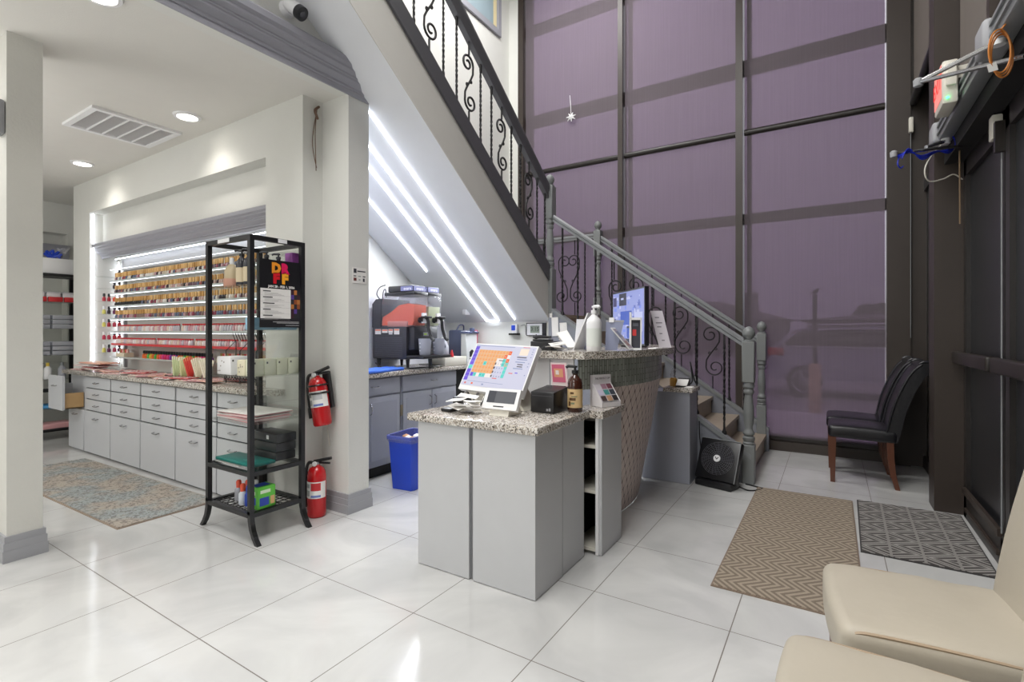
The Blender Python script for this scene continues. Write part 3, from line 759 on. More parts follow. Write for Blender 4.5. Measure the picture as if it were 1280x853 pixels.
for i in range(1, 5): m.box((V0+.04, U0+.04+.104*i-.006, LC-.018), (V1-.04, U0+.04+.104*i+.006, LC))
m.build('frame', 'white', t)
m = MB().box((V0+.03, U0+.03, LC-.004), (V1-.03, U1-.03, LC-.001), 0)
for i in range(26): m.cbox((V0+.05+.0195*i, (U0+U1)/2, LC-.01), (.012, U1-U0-.08, .003), (0, .6, 0), 1)
m.build('louvres', [C(196, 188, 184), 'white'], t)
# camera on the upper wall
t = thing('security_camera', 'white dome-mounted security camera above the grey moulding', 'security camera', (-2.80, 1.88, 3.2))
MB().cyl((-2.82, 1.87, 3.23), (-2.78, 1.87, 3.23), .05, .045, 18).tube([(-2.79, 1.87, 3.23), (-2.765, 1.86, 3.225), (-2.74, 1.845, 3.235)], .018, 8).build('mount', 'white', t)
cm = Matrix.Translation((-2.70, 1.86, 3.225)) @ Matrix.Rotation(2.2, 4, 'Z') @ Matrix.Rotation(.0, 4, 'X')
d_ = Vector((.70, .30, -.62)).normalized(); c0 = Vector((-2.775, 1.85, 3.245))
h_ = MB().cyl(c0, c0+d_*.10, .038, .04, 18).build('camera_body', 'white', t)
MB().cyl(c0+d_*.09, c0+d_*.125, .042, .042, 18).build('front_ring', 'black', h_)
MB().cyl(c0+d_*.124, c0+d_*.128, .02, .018, 14).build('lens', C(70, 70, 78, .1), h_)
# loose wires in the recess by the ceiling, notice on the pillar
tag(MB().tube(crom([(-3.085, 2.30, 2.86), (-3.075, 2.26, 2.82), (-3.05, 2.25, 2.78), (-3.02, 2.24, 2.74)]), .009, 6).tube(crom([(-3.09, 2.29, 2.86), (-3.085, 2.27, 2.7), (-3.07, 2.26, 2.55), (-3.09, 2.28, 2.4)]), .003, 5).tube(crom([(-3.088, 2.29, 2.86), (-3.09, 2.25, 2.6), (-3.085, 2.28, 2.42)]), .003, 5).build('loose_wires', C(110, 82, 64)), 'loose brown wires dangling from the ceiling beside the pillar recess', 'wires')
pl = PL((-2.818, 2.37, 1.60), (0, 1, 0), (0, 0, 1))
t = thing('notice_card', 'small white printed notice stuck on the pillar left of the drink machine', 'notice', (-2.818, 2.43, 1.6))
m = MB(); pl.slab(m, 0, 0, .125, .11, 0, .002, 0)
for a, b, c, d, k in ((.01, .07, .035, .10, 1), (.042, .08, .115, .088, 1), (.01, .045, .032, .052, 1), (.05, .045, .075, .052, 2), (.09, .045, .115, .052, 1), (.01, .015, .035, .036, 3), (.055, .02, .07, .028, 2), (.092, .012, .108, .036, 1)): pl.rect(m, a, b, c, d, k, .003)
m.build('card', ['paper', C(60, 60, 66), C(160, 170, 165), C(110, 50, 44)], t)
# wall lamp at the very left
t = thing('wall_sconce', 'grey curved wall sconce at the left edge on the white column', 'wall lamp', (-3.87, .82, 2.3))
MB().rbox((-3.92, .81, 2.34), (-3.815, .85, 2.53), .015).build('backplate', 'base', t)
MB().tube(crom([(-3.84, .83, 2.35), (-3.85, .80, 2.31), (-3.87, .76, 2.30), (-3.9, .7, 2.32)]), .010, 6).build('arm', 'rail', t)
# framed picture high on the stair wall
t = thing('framed_picture', 'silver framed picture hanging high on the wall above the upper stairs', 'picture', (-3.83, 5.0, 5.3))
pl = PL((-3.838, 4.62, 5.27), (0, 1, 0), (0, 0, 1)); WP = 1.12
m = MB()
for a in ((0, 0, WP, .07), (0, .63, WP, .70), (0, .07, .07, .63), (WP-.07, .07, WP, .63)): pl.slab(m, *a, 0, .03)
m.build('frame', 'trim', t)
m = MB(); pl.slab(m, .05, .05, WP-.05, .65, 0, .01, 0); pl.rect(m, .10, .1, .95, .6, 1, .011); pl.rect(m, .95, .1, 1.03, .6, 2, .0115)
m.build('artwork', ['base', C(150, 168, 176), C(226, 212, 168)], t)
# ------------------------------------------------------------------ polish niche: cabinets, shelves, bottles
X0s = [-6.59, -5.94, -5.29, -4.64, -3.99]; YF = 2.06
cabn = ['next to the open-drawer unit', 'second from the open-drawer unit', 'facing the middle of the rug', 'at the near end of the rug', 'behind the black display stand']
def pull(m, x, y, z):
    m.tube([(x-.045, y, z), (x-.042, y-.022, z-.004), (x, y-.028, z-.006), (x+.042, y-.022, z-.004), (x+.045, y, z)], .005, 6)
def cab_unit(x0, x1, label):
    t = thing('drawer_cabinet', label, 'cabinet', ((x0+x1)/2, YF, 0), 0, 'grey drawer cabinets under the polish wall')
    MB().box((x0, YF+.02, .0), (x1, 2.17, .80)).build('carcass', 'dark', t)
    for k, (z0, z1) in enumerate(((.68, .795), (.565, .675), (.45, .56))):
        d = MB().rbox((x0+.012, YF, z0), (x1-.012, YF+.02, z1-.004), .003, 1).build('drawer', 'cab', t)
        h = MB(); pull(h, (x0+x1)/2, YF, (z0+z1)/2); h.build('handle', 'chrome', d)
    d = MB().rbox((x0+.006, YF-.004, .015), (x1-.006, YF+.018, .44), .003, 1).build('door', 'cab', t)
    h = MB(); pull(h, (x0+x1)/2, YF-.004, .375); h.build('handle', 'chrome', d)
    return t
for x, n in zip(X0s, cabn): cab_unit(x, x+.65 if x < -4.2 else x+.48, 'grey cabinet with three drawers over a door, '+n)
t = thing('drawer_cabinet', 'grey end cabinet with its tall drawer pulled open', 'cabinet', (-6.81, YF, 0), 0, 'grey drawer cabinets under the polish wall')
MB().box((-7.02, YF+.02, 0), (-6.60, 2.17, .80)).build('carcass', 'cab', t)
d = MB().box((-7.02, YF-.17, .45), (-6.62, YF-.15, .80)).box((-7.0, YF-.15, .46), (-6.985, YF+.1, .70)).box((-6.655, YF-.15, .46), (-6.64, YF+.01, .62), 1).box((-7.0, YF-.15, .46), (-6.64, YF+.01, .47), 1).build('drawer', ['cab', C(196, 160, 112)], t)
h = MB(); pull(h, -6.82, YF-.17, .70); h.build('handle', 'chrome', d)
d = MB().rbox((-7.015, YF-.004, .015), (-6.605, YF+.018, .44), .003, 1).build('door', 'cab', t)
h = MB(); pull(h, -6.81, YF-.004, .385); h.build('handle', 'chrome', d)
CT = .845
tag(MB().rbox((-7.10, 2.02, .803), (-3.50, 2.175, CT), .006).box((-3.52, 2.10, .803), (-3.30, 2.175, CT)).rbox((-6.825, 2.16, .803), (-3.545, 2.455, CT), .004).build('countertop', 'granite'), 'long speckled granite countertop under the polish wall', 'countertop')

# niche shelves, divider, LED strips and added fill strips along the rows
ZR = [1.80, 1.665, 1.53, 1.395, 1.258, 1.12, .985]
lb = ['topmost', 'second', 'third', 'fourth', 'fifth', 'sixth', 'lowest']
for z, n in zip(ZR, lb):
    if z > 1.2 or z < 1:
        t = thing('wall_shelf', n+' glass shelf of the lit polish wall', 'shelf', (-5.08, 2.37, z-.008), 0, 'glass shelves of the polish wall')
        MB().box((-6.60, 2.29, z-.008), (-3.56, 2.455, z)).build('pane', 'glass', t); MB().box((-6.60, 2.284, z-.010), (-3.56, 2.29, z+.006)).build('front_edge', C(176, 182, 178, .3), t)
        continue
    tag(MB().box((-6.60, 2.29, z-.008), (-3.56, 2.455, z)).box((-6.60, 2.285, z-.010), (-3.56, 2.29, z+.012)).build('wall_shelf', 'glass' if z > 1.3 or z < 1 else 'red' if z < 1.3 else 'glass'), n+' glass shelf of the lit polish wall', 'shelf', 'glass shelves of the polish wall') if False else tag(MB().box((-6.60, 2.30, z-.008), (-3.56, 2.455, z)).box((-6.60, 2.295, z-.010), (-3.56, 2.30, z+.012)).build('wall_shelf', 'redc'), n+' shelf of the polish wall with a red edge', 'shelf', 'red edged shelves of the polish wall')
tag(MB().box((-6.66, 2.43, .86), (-6.635, 2.458, 2.05)).build('shelf_divider', 'base'), 'slim grey upright dividing the corner shelves from the long polish shelves', 'divider')
S('trim_6', MB().box((-6.62, 2.40, 1.93), (-3.545, 2.458, 2.06)), 'cab')
led_l = [((-6.815, 2.21, .86), (-6.815, 2.21, 2.54), 'upright LED strip at the left edge of the polish niche'), ((-6.6, 2.335, 2.045), (-3.58, 2.335, 2.045), 'LED strip hidden under the grey cornice above the polish shelves'), ((-6.79, 2.43, .9), (-6.79, 2.43, 2.04), 'LED strip in the back corner behind the corner shelves')]
for a, b, l in led_l: tag(MB().tube([a, b], .005, 6).build('led_strip', 'ledn'), l, 'LED strip')
for z in ZR[:6]:
    tag(MB().tube([(-6.58, 2.281, z+.120), (-3.58, 2.281, z+.120)], .0022, 5).build('led_strip', 'row_fill'), 'thin added fill strip brightening the %s shelf row of the polish wall' % lb[ZR.index(z)], 'LED strip')  # invented glow lines, added to brighten the bottle rows
def bottle_mesh(name, body, cap, r=.0145, hb=.045, hc=.045, sq=False):
    m = MB()
    m.lathe([(r*.9, 0), (r, .004), (r, hb*.72), (r*.45, hb*.95), (r*.45, hb)], n=7, mat=0)
    m.lathe([(r*.72, hb), (r*.68, hb+hc*.9), (r*.5, hb+hc), (0, hb+hc)], n=7, mat=1)
    o = m.build(name, [body, cap], None, local=True); return o
bodies = [C(*c, .2) for c in ((70, 56, 64), (150, 74, 92), (210, 180, 172), (120, 96, 106), (230, 224, 218), (110, 118, 142), (176, 104, 96), (216, 204, 188), (50, 50, 50), (196, 158, 166), (234, 230, 226), (146, 122, 114))]
glow = [None]
golds = ['gold', C(214, 172, 112), C(196, 148, 84)]
protos = []
def place(proto, loc, label, cat, group, rz=0, first={}):
    if proto not in first: first[proto] = 1; o = proto
    else: o = proto.copy(); COL.objects.link(o)
    o.location = loc; o.rotation_euler = (0, 0, rz); o['label'] = label; o['category'] = cat; o['group'] = group
    return o
pg = [bottle_mesh('nail_polish_bottle', b, golds[i % 3]) for i, b in enumerate(bodies)]
for k in range(4):
    n = 74
    for i in range(n):
        x = -6.56+i*(2.97/(n-1))
        j = random.choice((0, 1, 2, 3, 4, 5, 6, 7, 8, 9, 10, 11))
        if k == 2 and i < 16: j = 8
        if k == 3: j = random.choice((3, 9, 5, 1, 11))
        place(pg[j], (x, 2.325+random.uniform(-.004, .004), ZR[k]), 'gold capped nail polish bottle in the %s row of the polish wall' % lb[k], 'nail polish', 'gold capped polish bottles, %s shelf' % lb[k])
pr2 = [bottle_mesh('gel_polish_bottle', C(*c), 'redc', .0155, .058, .014) for c in ((222, 196, 196), (232, 226, 224), (206, 160, 168), (196, 192, 200), (226, 206, 190))]
for k in (4, 5):
    for i in range(72):
        if k == 4 and i in (0, 34) or k == 5 and i in (22, 40, 58): continue
        place(random.choice(pr2), (-6.55+i*.0412, 2.335, ZR[k]), 'pale polish bottle with a red cap in the %s row of the polish wall' % lb[k], 'nail polish', 'red capped polish bottles, %s shelf' % lb[k])
neon = [bottle_mesh('neon_polish_bottle', C(*c), 'black', .019, .05, .03) for c in ((240, 120, 60), (90, 190, 90), (230, 60, 140), (240, 200, 70), (130, 60, 170), (250, 90, 110), (214, 40, 100))]
for i in range(26):
    place(neon[[0, 0, 1, 3, 0, 1, 0, 5, 2, 6, 2, 4, 2, 4][i % 14]], (-5.92+i*.052, 2.34, ZR[6]), 'bright coloured nail polish bottle with a dark cap on the lowest polish shelf', 'nail polish', 'bright polish bottles on the lowest shelf')
# small cream sample racks on the lowest shelf
for i, x in enumerate((-6.42, -4.38, -4.15, -3.85)):
    t = thing('sample_box', ['cream box of small bottles at the left end of the lowest polish shelf', 'cream sample box with red tins on the lowest polish shelf', 'second cream sample box from the right on the lowest polish shelf', 'rightmost cream sample box on the lowest polish shelf'][i], 'sample box', (x, 2.36, ZR[6]), 0)
    MB().box((x-.10, 2.31, ZR[6]), (x+.10, 2.40, ZR[6]+.045)).build('tray', C(232, 222, 196), t)
    m = MB()
    for k in range(6): m.cyl((x-.085+.034*k, 2.35, ZR[6]+.045), (x-.085+.034*k, 2.35, ZR[6]+.085), .013, n=7, mat=k % 3)
    m.build('caps', [C(150, 130, 70), C(190, 60, 60), C(230, 190, 180)], t)
# corner shelves with bottles on the niche's left side
pc = {c: bottle_mesh('corner_polish_bottle', C(*c), 'black' if c[0] < 200 else 'redc' if c[1] < 60 else 'white', .017, .05, .035) for c in ((60, 50, 56), (236, 92, 60), (190, 40, 60), (110, 40, 90), (224, 216, 110), (200, 60, 90))}
pcl = list(pc.values())
for k, z in enumerate((1.86, 1.73, 1.59, 1.45, 1.31, 1.17, 1.03)):
    tag(MB().box((-6.822, 2.22, z-.008), (-6.67, 2.455, z)).build('corner_shelf', 'glass'), '%s small glass shelf in the left corner of the polish niche' % lb[k], 'shelf', 'corner shelves of the polish niche')
    cnt = 1 if k == 0 else 2 if k == 1 else 4
    for i in range(cnt):
        pk = {0: [0], 1: [0, 0], 2: [1, 1, 2, 2], 3: [3, 3, 0, 4], 4: [2, 5, 2, 4], 5: [2, 2, 5, 5], 6: [3, 5, 3, 4]}[k][i]
        place(pcl[pk], (-6.74+.01*(i % 2), 2.42-.048*i, z), 'polish bottle on the %s corner shelf at the left of the polish niche' % lb[k], 'nail polish', 'polish bottles on the %s corner shelf' % lb[k])

# swatch cards heaped on the granite counter
cards = []
random.seed(11)
cc = [C(230, 200, 196), C(240, 234, 230), C(206, 96, 96), C(234, 220, 206), C(222, 168, 172), C(236, 190, 170)]
spots = [(-6.85+.155*i, 2.12+random.uniform(-.03, .05), random.uniform(-.5, .5)) for i in range(18)]+[(-6.2+.26*i, 2.28+random.uniform(-.03, .03), random.uniform(-.4, .4)) for i in range(9)]
wh = ['left end of the counter', 'near the left end of the counter', 'left of the counter middle', 'middle of the counter', 'right of the counter middle', 'right end of the counter']
for i, (x, y, a) in enumerate(spots):
    z = CT+.0015+.007*(i % 3)+(.02 if i in (1, 2, 3) else 0)
    t = thing('swatch_card', '%s nail swatch card lying %s, %s' % (['dusty pink', 'white', 'red', 'cream', 'rose', 'peach'][i % 6], ['in front', 'at the back'][i >= 18], wh[min(5, max(0, int((x+6.9)/.55)))]), 'swatch card', (x, y, z), a, 'nail colour swatch cards on the granite counter')
    MB().box((-.13, -.06, 0), (.13, .06, .006)).build('board', cc[i % 6], t, local=True)
    m = MB()
    for k in range(9):
        for r_ in range(2): m.box((-.118+.027*k, -.05+.05*r_, .0062), (-.100+.027*k, -.008+.05*r_, .009), (k+r_+i) % 4)
    m.build('swatches', [C(196, 90, 100), C(244, 236, 232), C(206, 150, 164), C(238, 214, 196)], t, local=True)
for i, (x, z, a) in enumerate(((-6.55, .895, .12), (-6.62, .910, -.1), (-6.45, .925, .05))):
    t = thing('catalogue', ['red edged catalogue at the bottom of the stack on the granite counter', 'black edged catalogue in the middle of the stack on the granite counter', 'red edged catalogue on top of the stack on the granite counter'][i], 'catalogue', (x, 2.14, z), a)
    MB().box((-.24, -.085, 0), (.24, .085, .012)).build('cover', ['redc', 'black', 'redc'][i], t, local=True)
    MB().box((-.235, -.087, .002), (.243, .083, .010)).box((-.23, -.08, .0121), (.23, .08, .0125), 0).build('pages', ['paper', 'paper', C(240, 196, 170)][i], t, local=True)
# small jars on the counter
for i, x in enumerate((-5.40, -5.28, -5.10)):
    t = thing('counter_jar', ['small white jar with a pink label on the granite counter', 'small brown bottle on the granite counter between two jars', 'small clear jar with a white lid on the granite counter'][i], 'jar', (x, 2.30, CT+.02))
    MB().lathe([(.025, 0), (.028, .01), (.028, .06), (.02, .07)], (x, 2.39, CT+.0), 10).build('body', ['white', 'amber', 'frost'][i], t)
    MB().lathe([(.022, .07), (.022, .095), (0, .096)], (x, 2.39, CT+.0), 10).build('lid', ['pink', 'black', 'white'][i], t)
# fan-shaped swatch sticks standing on the counter
for i in range(5):
    x = -4.99+.135*i
    t = thing('swatch_fan', ['pale green swatch fan leaning left on the granite counter', 'pale green and red swatch fan, second of the standing fans', 'red and white swatch fan in the middle of the standing fans', 'cream swatch fan just left of the display stand', 'cream swatch fan seen through the display stand'][i], 'swatch fan', (x, 2.32, CT))
    m = MB(); col = [C(206, 218, 170), C(214, 214, 160), C(210, 70, 60), C(228, 222, 196), C(232, 226, 206)][i]
    for k in range(7):
        an = .75-.17*k+(.15 if i < 2 else -.25)
        m.cbox((x+math.sin(an)*.095, 2.225-.004*k, CT+.012+math.cos(an)*.095), (.026, .003, .17), (0, an, 0), 0)
        m.cbox((x+math.sin(an)*.165, 2.225-.004*k, CT+.012+math.cos(an)*.165), (.018, .005, .03), (0, an, 0), 1)
    m.build('sticks', [col, C(230, 120, 90) if i == 2 else C(240, 236, 214)], t)
    MB().cyl((x, 2.19, CT+.014), (x, 2.235, CT+.014), .012, n=8).build('ring', 'chrome', t)
# wire card rack seen through the display stand
t = thing('wire_rack', 'black wire counter rack with curls, seen through the display stand', 'rack', (-3.9, 2.25, CT))
m = MB()
for y in (2.20, 2.28):
    m.tube([(-4.15, y, CT+.03), (-3.68, y, CT+.03)], .004, 5)
for x in (-4.12, -3.92, -3.70):
    m.tube([(x, 2.2, CT+.0), (x, 2.2, CT+.26), (x, 2.28, CT+.34), (x, 2.28, CT)], .004, 5)
for k in range(12):
    x = -4.13+.04*k; m.tube([(x+.016*math.cos(a*PI/5), 2.2, CT+.05+.016*math.sin(a*PI/5)) for a in range(10)], .003, 4, closed=True)
    m.tube([(x, 2.28, CT+.34), (x, 2.265, CT+.38), (x+.006, 2.255, CT+.40)], .003, 4)
m.build('frame', 'iron', t)
m = MB()
for k in range(9): m.lathe([(0, -.014), (.014, 0), (0, .014)], (-4.0+.03*k, 2.19, CT+.13-.01*math.sin(k/8*PI)), 8)
m.build('bead_string', 'redc', t)

# ------------------------------------------------------------------ far glass cabinet in the left room
t = thing('glass_cabinet', 'black framed glass cabinet of boxed supplies beyond the near-left column', 'display cabinet', (-7.78, 2.0, 0))
GX0, GX1, GY0, GY1 = -7.98, -7.60, 1.55, 2.38
m = MB()
for x in (GX0, GX1-.03):
    for y in (GY0, GY1-.04): m.box((x, y, 0), (x+.03, y+.04, 1.93))
m.box((GX0, GY0, 1.90), (GX1, GY1, 1.93)).box((GX1-.03, GY0, .56), (GX1, GY1, .60)).box((GX0, GY0, .56), (GX1, GY1, .57)).box((GX1-.03, GY0, .10), (GX1, GY1, .13)).box((GX0, GY0, .10), (GX1, GY1, .11))
m.build('frame', 'blackm', t)
for z in (1.60, 1.29, .98, .70, .36): MB().box((GX0+.03, GY0+.02, z-.008), (GX1-.03, GY1-.02, z)).build('glass_shelf', 'glass', t)
MB().box((GX0, GY0+.02, .6), (GX0+.004, GY1-.02, 1.9)).build('back_pane', 'glass', t)
def simple_box(name, x0, y0, z0, x1, y1, z1, mat, label, cat, group=None, lid=None):
    t = thing(name, label, cat, ((x0+x1)/2, (y0+y1)/2, z0), 0, group)
    MB().rbox((x0, y0, z0+.001), (x1, y1, z1), .006).build('body', mat, t)
    if lid: MB().rbox((x0-.003, y0-.003, z1-.02), (x1+.003, y1+.003, z1+.004), .004).build('lid', lid, t)
    return t
for i in range(5):
    y = 1.62+.145*i
    simple_box('tip_box', -7.92, y, 1.60, -7.68, y+.125, 1.72, 'white', 'white supply box on the top shelf of the far cabinet, %s' % ['leftmost', 'second from left', 'in the middle', 'second from right', 'rightmost'][i], 'box', 'white boxes on the top shelf of the far cabinet', 'clear')
for i in range(5):
    y = 1.62+.145*i
    simple_box('jar_tray', -7.67, y, 1.602, -7.625, y+.13, 1.66, 'redc', 'small red tray on the top shelf of the far cabinet, %s' % ['leftmost', 'second from the left', 'in the middle', 'second from the right', 'rightmost'][i], 'tray', 'red trays in the far cabinet')
for j, z in enumerate((1.29, .98)):
    for i in range(3):
        for k in range(3):
            y = 1.60+.25*i; z0 = z+.055*k
            simple_box('plastic_case', -7.93, y, z0, -7.66, y+.23, z0+.05, 'frost', 'clear plastic case in the far cabinet, %s of the %s stack, %s shelf' % (['bottom', 'middle', 'top'][k], ['left', 'middle', 'right'][i], ['second', 'third'][j]), 'plastic case', 'clear cases in the far cabinet')
for i in range(4):
    t = thing('supply_bottle', ['white supply bottle on the fourth shelf of the far cabinet', 'clear supply bottle on the fourth shelf of the far cabinet', 'yellow topped bottle on the fourth shelf of the far cabinet', 'tall clear bottle at the right of the fourth shelf of the far cabinet'][i], 'bottle', (-7.8, 1.8+.14*i, .70))
    MB().lathe([(.035, 0), (.037, .02), (.037, .12), (.015, .15)], (-7.75, 1.82+.13*i, .701), 10).build('body', ['white', 'frost', 'white', 'frost'][i], t)
    MB().lathe([(.016, .15), (.016, .19), (0, .19)], (-7.75, 1.82+.13*i, .701), 8).build('cap', ['white', 'white', C(230, 200, 80), 'rail'][i], t)
tag(MB().rbox((-7.92, 1.95, .361), (-7.66, 2.3, .40), .02).build('towel', C(90, 160, 214, .9)), 'folded light blue towel in the far glass cabinet', 'towel')
simple_box('tissue_box', -7.92, 1.65, .361, -7.70, 1.9, .46, 'white', 'white box beside the blue towel in the far glass cabinet', 'box')
simple_box('storage_box', -7.92, 1.95, .111, -7.66, 2.3, .18, 'pink', 'pink box on the bottom shelf of the far glass cabinet', 'box')
simple_box('storage_box', -7.92, 1.62, .111, -7.66, 1.9, .30, 'white', 'white box on the bottom shelf of the far glass cabinet', 'box')
t = thing('gift_basket', 'white gift box wrapped in cellophane with a blue bow on the far cabinet', 'gift box', (-7.78, 2.2, 1.93))
MB().rbox((-7.93, 1.98, 1.931), (-7.63, 2.34, 2.11), .006).build('box', 'white', t)
m = MB()
for k in range(8): a = k*PI/4; m.tube(crom([(-7.72, 2.12, 2.13), (-7.72+.03*math.cos(a), 2.12+.07*math.cos(a), 2.17+.04*math.sin(a)), (-7.72+.02*math.cos(a+.8), 2.12+.05*math.cos(a+.8), 2.13+.03*math.sin(a))]), .012, 5)
m.build('bow', 'blue', t)
m = MB(); random.seed(4)
for k in range(9):
    a, r_ = random.uniform(0, 6.28), random.uniform(.04, .11)
    m.add([(-7.76, 2.20, 2.11), (-7.76+r_*math.cos(a), 2.22+r_*math.sin(a), 2.22+random.uniform(0, .06)), (-7.76+r_*math.cos(a+.7), 2.22+r_*math.sin(a+.7), 2.21+random.uniform(0, .06))], [(0, 1, 2)])
m.build('cellophane', 'clear', t)

# ------------------------------------------------------------------ rug
t = thing('area_rug', 'faded tan and blue-grey vintage rug in front of the polish cabinets', 'rug', (-5.03, 1.66, 0), .02)
MB().box((-1.18, -.31, .001), (1.18, .31, .010)).build('pile', 'rug', t, local=True)
MB().box((-1.19, -.32, 0), (1.19, .32, .006)).build('edging', C(150, 134, 120, .9), t, local=True)

# ------------------------------------------------------------------ black glass display stand
DX0, DX1, DY0, DY1, DZ = -3.41, -2.905, 1.69, 2.06, 1.838
t = DS = thing('display_stand', 'tall black metal display stand with glass shelves and flared feet', 'display stand', (-3.16, 1.89, 0))
q = .028
for (x, y, sx, sy) in ((DX0, DY0, -1, -1), (DX1, DY0, 1, -1), (DX0, DY1, -1, 1), (DX1, DY1, 1, 1)):
    cx, cy = x-sx*q/2, y-sy*q/2
    m = MB().box((cx-q/2, cy-q/2, .17), (cx+q/2, cy+q/2, DZ))
    pts = [(cx, .19), (cx+sx*.004, .13), (cx+sx*.018, .08), (cx+sx*.045, .035), (cx+sx*.075, .0)]
    for i in range(4):
        (a, za), (b, zb) = pts[i], pts[i+1]
        m.add([(a-q/2, cy-q/2, za), (a+q/2, cy-q/2, za), (a+q/2, cy+q/2, za), (a-q/2, cy+q/2, za), (b-q/2, cy-q/2, zb), (b+q/2, cy-q/2, zb), (b+q/2, cy+q/2, zb), (b-q/2, cy+q/2, zb)],
              [(0, 1, 5, 4), (1, 2, 6, 5), (2, 3, 7, 6), (3, 0, 4, 7), (4, 5, 6, 7), (0, 3, 2, 1)])
    m.build('post', 'blackm', t)
def ring_frame(z0, z1, nm):
    m = MB().box((DX0+q, DY0, z0), (DX1-q, DY0+q, z1)).box((DX0+q, DY1-q, z0), (DX1-q, DY1, z1)).box((DX0, DY0+q, z0), (DX0+q, DY1-q, z1)).box((DX1-q, DY0+q, z0), (DX1, DY1-q, z1))
    return m.build(nm, 'blackm', t)
ring_frame(DZ-.028, DZ, 'top_frame'); ring_frame(.395, .42, 'tray_frame'); ring_frame(.15, .175, 'bottom_frame')
ZS = [1.545, 1.268, .985, .705]
for z in ZS: MB().box((DX0+.012, DY0+.008, z-.006), (DX1-.012, DY1-.008, z)).build('glass_shelf', 'glass', t)
MB().box((DX0+.02, DY0+.02, .412), (DX1-.02, DY1-.02, .420)).build('tray_shelf', 'glass', t)
for a, b in (((DX0+.012, DY0+.02, .43), (DX0+.015, DY1-.02, 1.80)), ((DX1-.015, DY0+.02, .43), (DX1-.012, DY1-.02, 1.80)), ((DX0+.02, DY1-.015, .43), (DX1-.02, DY1-.012, 1.80))):
    MB().box(a, b).build('glass_side', 'glass', t)
m = MB()
for k in range(9):
    x = DX0+.05+.05*k; m.tube([(x, DY0+.02, .165), (x, DY1-.02, .165)], .003, 5)
for k in range(6):
    y = DY0+.05+.06*k; m.tube([(DX0+.02, y, .165), (DX1-.02, y, .165)], .003, 5)
for k in range(24):
    x, y = DX0+.06+.065*(k % 7), DY0+.06+.08*(k//7); m.tube([(x+.022*math.cos(a*PI/5), y+.022*math.sin(a*PI/5), .170) for a in range(10)], .003, 4, closed=True)
m.build('wire_shelf', 'blackm', t)
for a, b in (((-3.26, DY0-.002, 1.812), (-3.13, DY0, 1.836)),): MB().box(a, b).build('white_tag', 'white', t)
MB().box((DX1, 1.87, 1.812), (DX1+.002, 1.93, 1.836)).build('white_tag', 'white', t)

# poster taped on the right face
po = thing('event_poster', 'black and white event poster with coloured block letters taped to the display stand', 'poster', (-2.90, 1.88, 1.27))
pl = PL((-2.8985, 1.745, 1.285), (0, 1, 0), (0, 0, 1)); PW, PH = .272, .415
m = MB(); pl.slab(m, 0, 0, PW, PH, 0, .0025, 0)
m.build('sheet', 'black', po)
m = MB(); pl.rect(m, .004, .055, .205, .238, 0, .0032)
for k in range(5):
    b = .225-.037*k
    pl.rect(m, .02, b-.006, .07+.012*(k % 3), b, 1, .004)
    for j in range(3): pl.rect(m, .03, b-.014-.006*j, .12+.02*((k+j) % 3), b-.0125-.006*j, 2, .004)
    pl.rect(m, .004, b-.03, .2, b-.029, 2, .004)
m.build('programme_text', ['paper', C(60, 58, 60), C(176, 174, 172)], po)
m = MB(); random.seed(3)
for r_ in range(6):
    for c_ in range(3): pl.rect(m, .207+.021*c_, .058+.030*r_, .228+.021*c_, .087+.030*r_, random.randrange(5), .0032)
m.build('photo_strip', [C(150, 80, 40), C(60, 30, 40), C(86, 60, 140), C(190, 120, 60), C(40, 40, 44)], po)
m = MB()
pl.rect(m, .085, .033, .262, .036, 0, .0032); pl.rect(m, .11, .026, .262, .029, 0, .0032); pl.rect(m, .17, .012, .262, .0145, 0, .0032)
m.build('footer_text', [C(200, 200, 200)], po)
text('D', .082, pl, .106, .363, C(240, 150, 40), po, sx=.95, bold=.006); text('R', .082, pl, .164, .363, C(226, 20, 90), po, sx=.95, bold=.006)
text('F', .082, pl, .106, .300, C(214, 20, 36), po, sx=1.05, bold=.006); text('F', .082, pl, .164, .300, C(246, 168, 40), po, sx=1.05, bold=.006)
text('JAN 28 - FEB 1, 2026', .0205, pl, .142, .2515, 'paper', po, bold=.0006)

# things standing in the display stand
def pump_bottle(name, x, y, z, r, h, body, cap, label, lab=None, rz=0, cat='bottle', group=None, neck=.35, parent=None):
    t = thing(name, label, cat, (x, y, z), rz, group)
    MB().lathe([(r*.93, 0), (r, .006), (r, h*.62), (r*.85, h*.70), (r*neck, h*.80), (r*neck, h*.84)], n=20).build('body', body, t, local=True)
    if lab: MB().lathe([(r*1.012, h*.10), (r*1.012, h*.50)], n=20).build('label_band', lab, t, local=True, recalc=False)
    p = MB().lathe([(r*neck*1.25, h*.83), (r*neck*1.25, h*.90), (r*.16, h*.905), (r*.16, h*.955), (r*.3, h*.96), (r*.3, h*.995), (0, h)], n=14)
    p.tube([(0, 0, h*.98), (-r*.9, 0, h*.985), (-r*1.2, 0, h*.955)], r*.2, 8)
    p.build('pump', cap, t, local=True)
    return t
z = ZS[0]+.001
t = thing('lotion_bottle', 'tan bottle with a domed shoulder and pink base on the top glass shelf', 'bottle', (-3.30, 1.80, z))
MB().lathe([(.045, 0), (.05, .01), (.05, .055)], (-3.30, 1.80, z), 16).build('base', C(206, 156, 136, .4), t)
MB().lathe([(.046, .055), (.044, .11), (.03, .135), (.018, .15)], (-3.30, 1.80, z), 16).build('body', C(196, 180, 148, .3), t)
MB().lathe([(.014, .15), (.012, .19), (0, .195)], (-3.30, 1.80, z), 10).build('cap', 'white', t)
